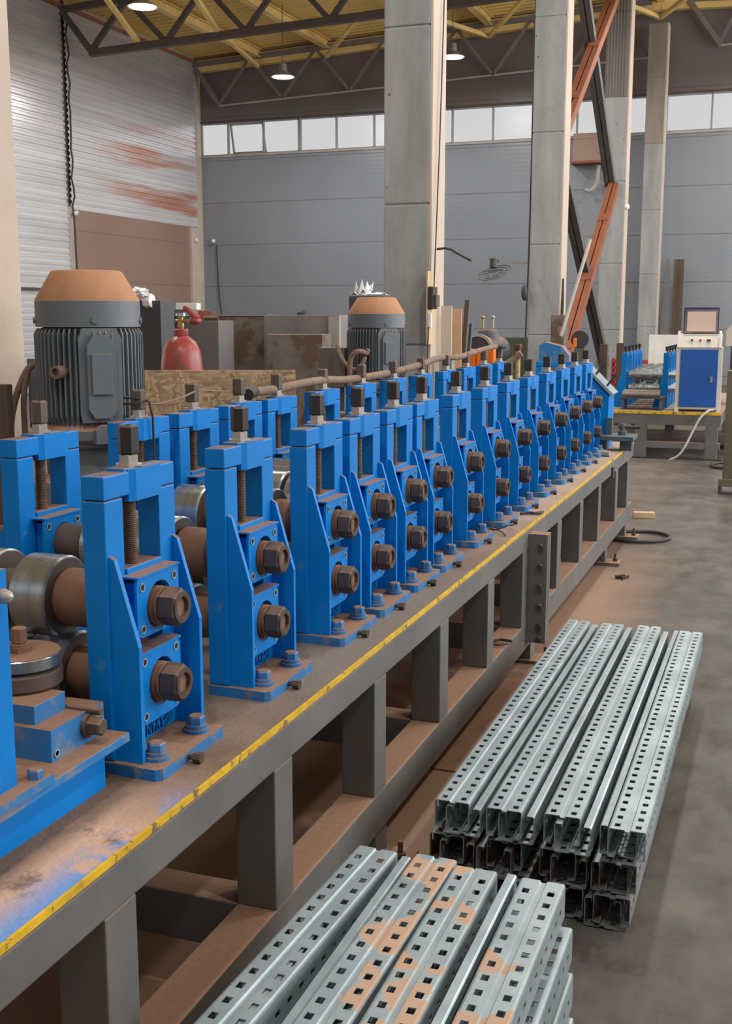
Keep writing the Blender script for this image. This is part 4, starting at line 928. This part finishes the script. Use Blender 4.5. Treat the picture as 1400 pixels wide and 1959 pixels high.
# things at the far end of the machine
simple(lambda b: b.box(-0.23, 0.30, -0.03, 0.03, 1.10, 1.155, 0.004).box(-0.23, -0.18, -0.03, 0.03, 0, 1.11).box(0.25, 0.30, -0.03, 0.03, 0, 1.11), 'blue_frame', 'blue', 'blue crossbar behind the far end of the roll stands', 'frame', (-2.15, 11.5, 0))
fh = thing('feed_hopper', 'blue and pinkish metal scoop above the far roll stands', 'scoop', (-2.22, 11.62, 1.155))
MB().prism([(-0.14, 0.0), (0.16, 0.0), (0.16, 0.06), (0.08, 0.15), (-0.08, 0.19), (-0.14, 0.16)], 'y', -0.1, 0.1).build('scoop', 'blue2', fh)
simple(lambda b: b.rod((0, 0, 0), (0.28, 0.3, 1.2), 0.022, 10), 'pipe', 'whitebar', 'pale grey pipe leaning across the red-brown brace', 'pipe', (-2.72, 14.6, 1.35))
cr = thing('cable_reel', 'black and orange cable reel beside the braces', 'reel', (-2.60, 15.3, 1.30), 0.2)
MB().cyl(0.115, -0.02, 0.02, axis='y', n=28).build('disc', 'rubber', cr, True); MB().box(-0.09, -0.04, -0.05, -0.02, -0.10, 0.02, 0.01).build('cover', 'orange', cr)
MB().box(-0.05, 0.05, -0.02, 0.05, -1.30, -0.1).build('support', 'brace', cr)
simple(lambda b: b.box(-0.09, 0.09, -0.1, 0.1, 0, 1.62, 0.01), 'equipment_case', 'weld', 'tall brownish case behind the far roll stands', 'case', (-2.82, 15.0, 0))
simple(lambda b: b.box(-0.05, 0.05, -0.05, 0.05, 0, 1.24), 'steel_post', 'rust', 'dark short steel post left of the white-edged column', 'post', (-2.28, 15.3, 0))
simple(lambda b: b.box(-0.055, 0.055, -0.05, 0.05, 0, 1.21), 'steel_post', 'rust', 'dark short steel post right of the white-edged column', 'post', (-2.35, 17.4, 0))
gp = thing('guide_table', 'blue sloping guide with pale lid at the far end of the machine', 'guide', (-1.30, 8.1, BZ))
MB().prism([(-0.16, 0.0), (0.145, 0.0), (0.145, 0.37), (-0.02, 0.53), (-0.16, 0.53)], 'y', -0.06, 0.2).build('body', 'blue', gp)
q = MB().bar((-0.02, 0.06, 0.56), (0.168, 0.06, 0.375), 0.26, 0.02); q.build('lid', 'ring', gp)
for k in (0.30, 0.72):
    p = Vector((-0.02, 0.0, 0.56)).lerp(Vector((0.168, 0.0, 0.375)), k); MB().rod(p, p + Vector((0.07, 0, 0.09)), 0.008, 8).build('lid_pin', 'rubber', gp)
cu_ = thing('cut_off_bracket', 'grey-teal slide bracket standing on the end of the bed', 'bracket', (-1.11, 8.02, BZ))
MB().box(-0.14, 0.15, -0.13, 0.12, 0.075, 0.105, 0.003).build('table', 'tealgrey', cu_); MB().box(0.05, 0.13, -0.05, 0.05, 0, 0.075).build('leg', 'tealgrey', cu_); MB().box(-0.12, -0.04, -0.05, 0.05, 0, 0.075).build('leg', 'tealgrey', cu_)
MB().lathe([(0.03, 0.105), (0.03, 0.13), (0.02, 0.135), (0.02, 0.18)], (0.06, 0, 0), 'z', 8).build('clamp_post', 'tealgrey', cu_); MB().box(-0.05, -0.01, -0.03, 0.03, 0.105, 0.22).build('guide_post', 'tealgrey', cu_)
MB().cyl(0.012, -0.05, 0.10, (0.08, 0, 0.16), 'x', 10).build('clamp_bar', 'shaft', cu_)
simple(lambda b: b.cyl(0.02, -0.07, 0.09, (0, 0, 0.02), 'x', 14), 'steel_pin', 'zinc', 'short steel pin lying on the bed before the grey-teal bracket', 'pin', (-1.16, 7.62, BZ), -0.2)
# thin cables on the bed
simple(lambda b: b.tube([(0, 0, 0.004), (0.06, -0.05, 0.03), (0.10, -0.02, 0.045), (0.09, 0.10, 0.02), (0.02, 0.14, 0.005), (-0.03, 0.06, 0.004), (0.05, 0.0, 0.01), (0.09, -0.09, 0.006)], 0.003, 6, smooth=2), 'cable', 'rubber', 'loose loop of thin black cable on the bed beside the seventh stand', 'cable', (-1.16, 4.72, BZ), smooth=True)
simple(lambda b: b.tube([(0, 0, 0.008), (0.03, 0.03, 0.01), (0.07, 0.02, 0.01), (0.09, 0.07, 0.01)], 0.007, 6, smooth=1), 'cable', 'rubber', 'short scrap of black cable on the bed beside the ninth stand', 'cable', (-1.13, 5.18, BZ), smooth=True)
# floor things
simple(lambda b: b.tube([(-1.35, 8.3, 0.015), (-1.2, 8.48, 0.015), (-1.05, 8.62, 0.015), (-0.85, 8.66, 0.015), (-0.72, 8.50, 0.015), (-0.80, 8.28, 0.015), (-1.0, 8.2, 0.015), (-1.2, 8.3, 0.015), (-1.3, 8.1, 0.015)], 0.013, 8, smooth=2), 'hose', 'rubber', 'black hose looped on the floor beyond the end of the bed', 'hose', smooth=True)
simple(lambda b: b.box(-0.085, 0.085, -0.035, 0.035, 0, 0.045, 0.003), 'wood_block', 'wood', 'pale wooden block lying on the floor right of the bed', 'block', (-1.03, 9.35, 0), 0.25)
simple(lambda b: [b.bar((0, 0, 0.01), (0.05, 0.03, 0.015), 0.025, 0.02), b.bar((0.04, -0.03, 0.01), (0.07, 0.04, 0.01), 0.012, 0.02)], 'scrap_piece', 'rubber', 'small dark scrap on the bare floor beyond the far pile', 'scrap', (-0.93, 7.05, 0))
simple(lambda b: b.box(-0.35, 0.13, 1.35, 3.1, 0, 0.006), 'floor_plate', 'hub', 'dusty sheet lying on the floor between bed and far pile', 'plate', (-0.88, 2.4, 0))
simple(lambda b: [b.tube([(0.0, 0, 0.01), (0.03, 0.03, 0.012), (0.08, 0.02, 0.012)], 0.006, 6), b.tube([(0.0, -0.06, 0.01), (0.04, -0.05, 0.012), (0.07, -0.02, 0.012)], 0.005, 6)], 'scrap_piece', 'rubber', 'small dark wire scrap on the lower rail of the bed', 'scrap', (-1.10, 4.55, 0.25))

# end wall details
vb = thing('ventilation_hood', 'brown square ventilation hood on the end wall under the windows', 'hood', (-4.72, 28.35, 5.15))
MB().box(-0.36, 0.36, -0.25, 0.25, 0.05, 0.68, 0.01).build('hood', 'wallbrown', vb); MB().box(-0.40, 0.40, -0.29, 0.25, 0.0, 0.05).build('rim', 'primer', vb)
simple(lambda b: b.tube([(0, 0, 0), (0, 0, -0.4), (-0.15, 0, -0.6), (-0.3, 0, -0.55)], 0.05, 10, smooth=2), 'duct', 'whitebar', 'pale curved duct below the brown hood', 'duct', (-4.5, 28.3, 5.12), smooth=True)
for i, (x, w, z, lab) in enumerate(((-2.80, 0.10, 2.6, 'dark pointed sheet leaning on the end wall beside the farthest column'), (-2.80, 0.13, 2.9, 'dark grey sheet leaning on the end wall, left of the brown post'), (-2.53, 0.22, 2.9, 'brown steel post leaning on the end wall above the control cabinet'))):
    m = ('darkcab', 'greycab', 'rust')[i]
    if i < 2: simple(lambda b: b.prism([(-w, 0), (w, 0), (0.06, z), (-0.02, z)], 'y', 0, 0.04), 'leaning_sheet', m, lab, 'sheet', (x, 28.15-0.1*i, 0))
    else: simple(lambda b: b.box(-w/2, w/2, -0.05, 0.05, 0, z), 'steel_post', m, lab, 'post', (x, 28.1, 0))
for (x, y, z, lab) in ((-2.93, 21.75, 3.55, 'white camera on the column behind the braces'), (XL+0.15, 22.45, 3.85, 'small camera at the top corner of the brown wall panels'), (XL+0.15, 28.0, 3.6, 'small camera near the corner of the hall, left one'), (-14.8, 28.5, 3.6, 'small camera near the corner of the hall, right one')):
    c = thing('security_camera', lab, 'camera', (x, y, z)); MB().ball(0.06, (0, 0, 0)).build('dome', 'camwhite', c, True); MB().rod((0, 0, 0), (0.0, 0.1, 0.05), 0.02).build('mount', 'camwhite', c)
simple(lambda b: b.tube([(0, 0, 0), (0.02, 0, -0.8), (0.06, 0, -1.6), (0.2, 0, -2.2)], 0.02, 6, smooth=1), 'cable', 'rubber', 'dark cable hanging down the end wall near the corner', 'cable', (-14.7, 28.5, 3.5), smooth=True)
simple(lambda b: b.tube([(XL+0.13, 22.42, 8.2)] + [(XL+0.13+0.02*math.sin(k*2.1), 22.42+0.03*math.cos(k*1.7), 8.0-k*0.2) for k in range(22)] + [(XL+0.13, 22.45, 2.0), (XL+0.13, 22.45, 0.0)], 0.02, 6), 'cable', 'rubber', 'twisted dark cable running down the corrugated wall', 'cable', smooth=True)
simple(lambda b: b.box(-0.25, 0.05, 0, 0.02, 0, 1.0), 'corner_post', 'cream', 'cream post on the brown wall panels near the hall corner', 'post', (XL+0.35, 27.9, 3.0-3.0)) if False else None

# ------------------------------------------------------------------ second roll former behind, right
b2 = thing('roll_former_bed', 'second grey machine bed at the back right, under the control cabinet', 'machine bed', (-1.9, 13.4, 0))
def p2(b, n, m): return b.build(n, m, b2)
X0, X1, YD, HT = -0.20, 1.22, 3.6, 0.535
p2(MB().box(X0, X1, 0, YD, HT-0.02, HT), 'top_plate', 'bedtop'); p2(MB().box(X0, X1, -0.006, 0.0, HT-0.03, HT+0.002), 'edge_stripe', 'yellow')
for y in (0.0, YD-0.1):
    p2(MB().box(X0, X1, y, y+0.1, HT-0.15, HT-0.02, 0.003), 'top_rail', 'bed'); p2(MB().box(X0, X1, y+0.004, y+0.096, 0.12, 0.19, 0.003), 'bottom_rail', 'bed')
    for x in (X0, 0.28, X1-0.16):
        p2(MB().box(x, x+0.13, y, y+0.1, 0.0, HT-0.15, 0.003), 'post', 'bed')
p2(MB().box(X1-0.1, X1, 0.1, YD-0.1, HT-0.15, HT-0.02), 'side_rail', 'bed'); p2(MB().box(X0, X0+0.1, 0.1, YD-0.1, HT-0.15, HT-0.02), 'side_rail', 'bed')
simple(lambda b: b.box(-2.3, -0.65, 13.36, 13.39, 0, 0.015), 'floor_strip', 'rubber', 'dark strip on the floor along the front of the second bed', 'strip')
# roll stands of the second machine: same kind of stand, simplified as the photo shows only silhouettes
def small_stand():
    t = thing('roll_stand', 'x', 'roll stand')
    MB().box(-0.06, 0.0, -0.10, -0.045, 0, 0.60).box(-0.06, 0.0, 0.045, 0.10, 0, 0.60).box(-0.06, 0.0, -0.10, 0.10, 0.60, 0.64).box(-0.058, -0.002, -0.045, 0.045, 0, 0.45).build('side_frame', 'blue', t)
    MB().prism([(0, 0), (-0.17, 0), (-0.06, 0.40), (-0.06, 0.5)], 'y', -0.10, -0.09).build('gusset', 'blue', t)
    MB().cyl(0.010, 0.64, 0.665, (-0.03, 0, 0), n=10).cyl(0.022, 0.665, 0.715, (-0.03, 0, 0), n=6).build('hex_coupler', 'black', t)
    MB().cyl(0.010, 0.45, 0.60, (-0.03, 0, 0), n=8).build('adjusting_screw', 'screw', t)
    remember(t); return t
ss = small_stand()
for i in range(5):
    o = ss if i == 0 else copy_tree(ss)[0]
    o.location = (-1.80, 14.0 + 0.33*i, HT); o['label'] = 'small blue stand in the left row of the second machine, %s from the camera' % ORD[i]; o['group'] = 'roll stands of the second machine'
for i in range(5):
    o = copy_tree(ss)[0]; o.location = (-1.32, 14.0 + 0.33*i, HT); o['label'] = 'small blue stand beside the control cabinet, %s from the camera in its row' % ORD[i]; o['group'] = 'roll stands of the second machine'
rs = thing('roller_shaft', 'x', 'roller')
b = MB(); b.lathe([(0.02, -0.46), (0.05, -0.46), (0.05, -0.38), (0.085, -0.38), (0.085, -0.32), (0.05, -0.32), (0.05, -0.26), (0.09, -0.26), (0.09, -0.17), (0.05, -0.17), (0.05, -0.12), (0.08, -0.12), (0.08, -0.07), (0.04, -0.07), (0.04, 0.08), (0.02, 0.08)], (0, 0, 0), 'x', 24).build('rolls', 'roll', rs, True)
MB().cyl(0.03, 0.08, 0.13, axis='x', n=6).build('hex_nut', 'coupbrown', rs); remember(rs)
k = 0
for i in range(5):
    for up in (True, False):
        o = rs if k == 0 else copy_tree(rs)[0]; k += 1
        o.location = (-1.32, 14.0 + 0.33*i, HT + (0.38 if up else 0.22)); o['label'] = '%s shining roller shaft of the second machine, %s from the camera' % ('upper' if up else 'lower', ORD[i]); o['group'] = 'roller shafts of the second machine'
et = thing('entry_table', 'dark entry table with grey guide rollers before the second machine', 'table', (-1.83, 13.5, HT))
MB().box(0.02, 0.50, 0.0, 0.35, 0.13, 0.15).build('table_top', 'darkcab', et)
for x in (0.03, 0.46): MB().box(x, x+0.03, 0.02, 0.33, 0, 0.13).build('leg', 'tealgrey', et)
for y, z in ((0.05, 0.18), (0.14, 0.20)): MB().cyl(0.028, 0.04, 0.46, (0, y, z), 'x', 16).build('guide_roller', 'weld2', et, True)
for x in (0.10, 0.22, 0.36): MB().box(x, x+0.07, 0.2, 0.3, 0.15, 0.25, 0.005).build('guide_block', 'weld', et)
cc = thing('control_cabinet', 'white control cabinet with a bright blue door on the second bed', 'control cabinet', (-0.955, 13.62, HT), 0.06)
MB().box(-0.25, 0.25, -0.14, 0.22, 0.035, 0.72, 0.006).build('body', 'cabwhite', cc)
MB().prism([(-0.155, 0.72), (0.22, 0.72), (0.22, 0.87), (-0.10, 0.84)], 'x', -0.235, 0.235).build('console', 'cabwhite', cc)
MB().box(-0.205, 0.20, -0.153, -0.14, 0.055, 0.70, 0.004).build('door', 'cabblue', cc)
MB().box(0.125, 0.15, -0.165, -0.153, 0.33, 0.40).build('door_handle', 'chrome', cc)
for x in (-0.25, 0.21): MB().box(x, x+0.045, -0.14, -0.09, 0.0, 0.04).build('foot', 'cabwhite', cc)
for x in (-0.235, 0.215): MB().prism([(-0.17, 0.72), (0.22, 0.72), (0.22, 0.9), (-0.09, 0.88)], 'x', x-0.012, x+0.012).build('cheek', 'cabwhite', cc)
for x in (-0.09, 0.0, 0.08, 0.10): MB().cyl(0.013, -0.158, -0.13, (x, 0, 0.80), 'y', 12).build('push_button', 'rubber' if x else 'redslat', cc)
lid = MB().box(-0.19, 0.19, 0.02, 0.05, 0.865, 1.165, 0.004).build('lid', 'darktrim', cc)
MB().box(-0.18, 0.18, 0.005, 0.02, 0.875, 1.14).build('lid_rim', 'weld', lid); MB().box(-0.155, 0.155, -0.002, 0.006, 0.895, 1.115, 0.002).build('screen', 'pinkscreen', lid)
simple(lambda b: b.tube([(-0.77, 13.5, HT+0.03), (-0.82, 13.36, HT+0.03), (-0.90, 13.3, HT-0.05), (-0.96, 13.26, 0.35), (-1.03, 13.22, 0.18), (-1.10, 13.2, 0.06), (-1.2, 13.2, 0.012)], 0.012, 8, smooth=2), 'cable', 'hosegrey', 'pale grey cable falling from the second bed to the floor', 'cable', smooth=True)
simple(lambda b: b.tube([(-0.60+0.13*math.cos(a), 12.9+0.25*math.sin(a), 0.015) for a in [k*2*PI/24 for k in range(25)]], 0.016, 8), 'hose', 'rubber', 'black hose ring on the floor before the second bed', 'hose', smooth=True)
simple(lambda b: b.box(-0.02, 0.40, 0, 0.02, 0.0, 1.33, 0.004), 'white_board', 'camwhite', 'white board standing behind the second machine', 'board', (-1.95, 17.6, 0))
rp = thing('pallet_rack', 'red slatted steel rack behind the second machine', 'rack', (-2.52, 18.4, 0))
for k in range(9): MB().box(-0.1, 0.9, 0, 0.04, 0.15+0.09*k, 0.21+0.09*k).build('slat', 'redslat', rp)
for x in (-0.1, 0.85): MB().box(x, x+0.05, 0.04, 0.09, 0, 0.95).build('upright', 'redslat', rp)
gm = thing('press_machine', 'grey machine column partly hidden behind the control cabinet', 'machine', (-0.55, 14.6, 0))
MB().box(-0.12, 0.5, 0, 0.5, 0, 1.25, 0.02).build('body', 'darkcab', gm); MB().prism([(-0.18, 1.25), (0.4, 1.25), (0.4, 1.50), (-0.12, 1.50), (-0.18, 1.44)], 'y', 0, 0.4).build('hood', 'cream', gm)
po = thing('steel_post', 'square steel post on a heavy foot at the right edge', 'post', (-0.47, 10.87, 0))
MB().box(-0.045, 0.07, 0.0, 0.11, 0.08, 1.12, 0.006).build('post', 'olive', po); MB().box(-0.075, 0.25, -0.03, 0.2, 0.07, 0.14, 0.004).build('foot_plate', 'olive', po); MB().box(-0.075, -0.05, -0.03, 0.2, 0, 0.07).build('foot_rib', 'darkcab', po)
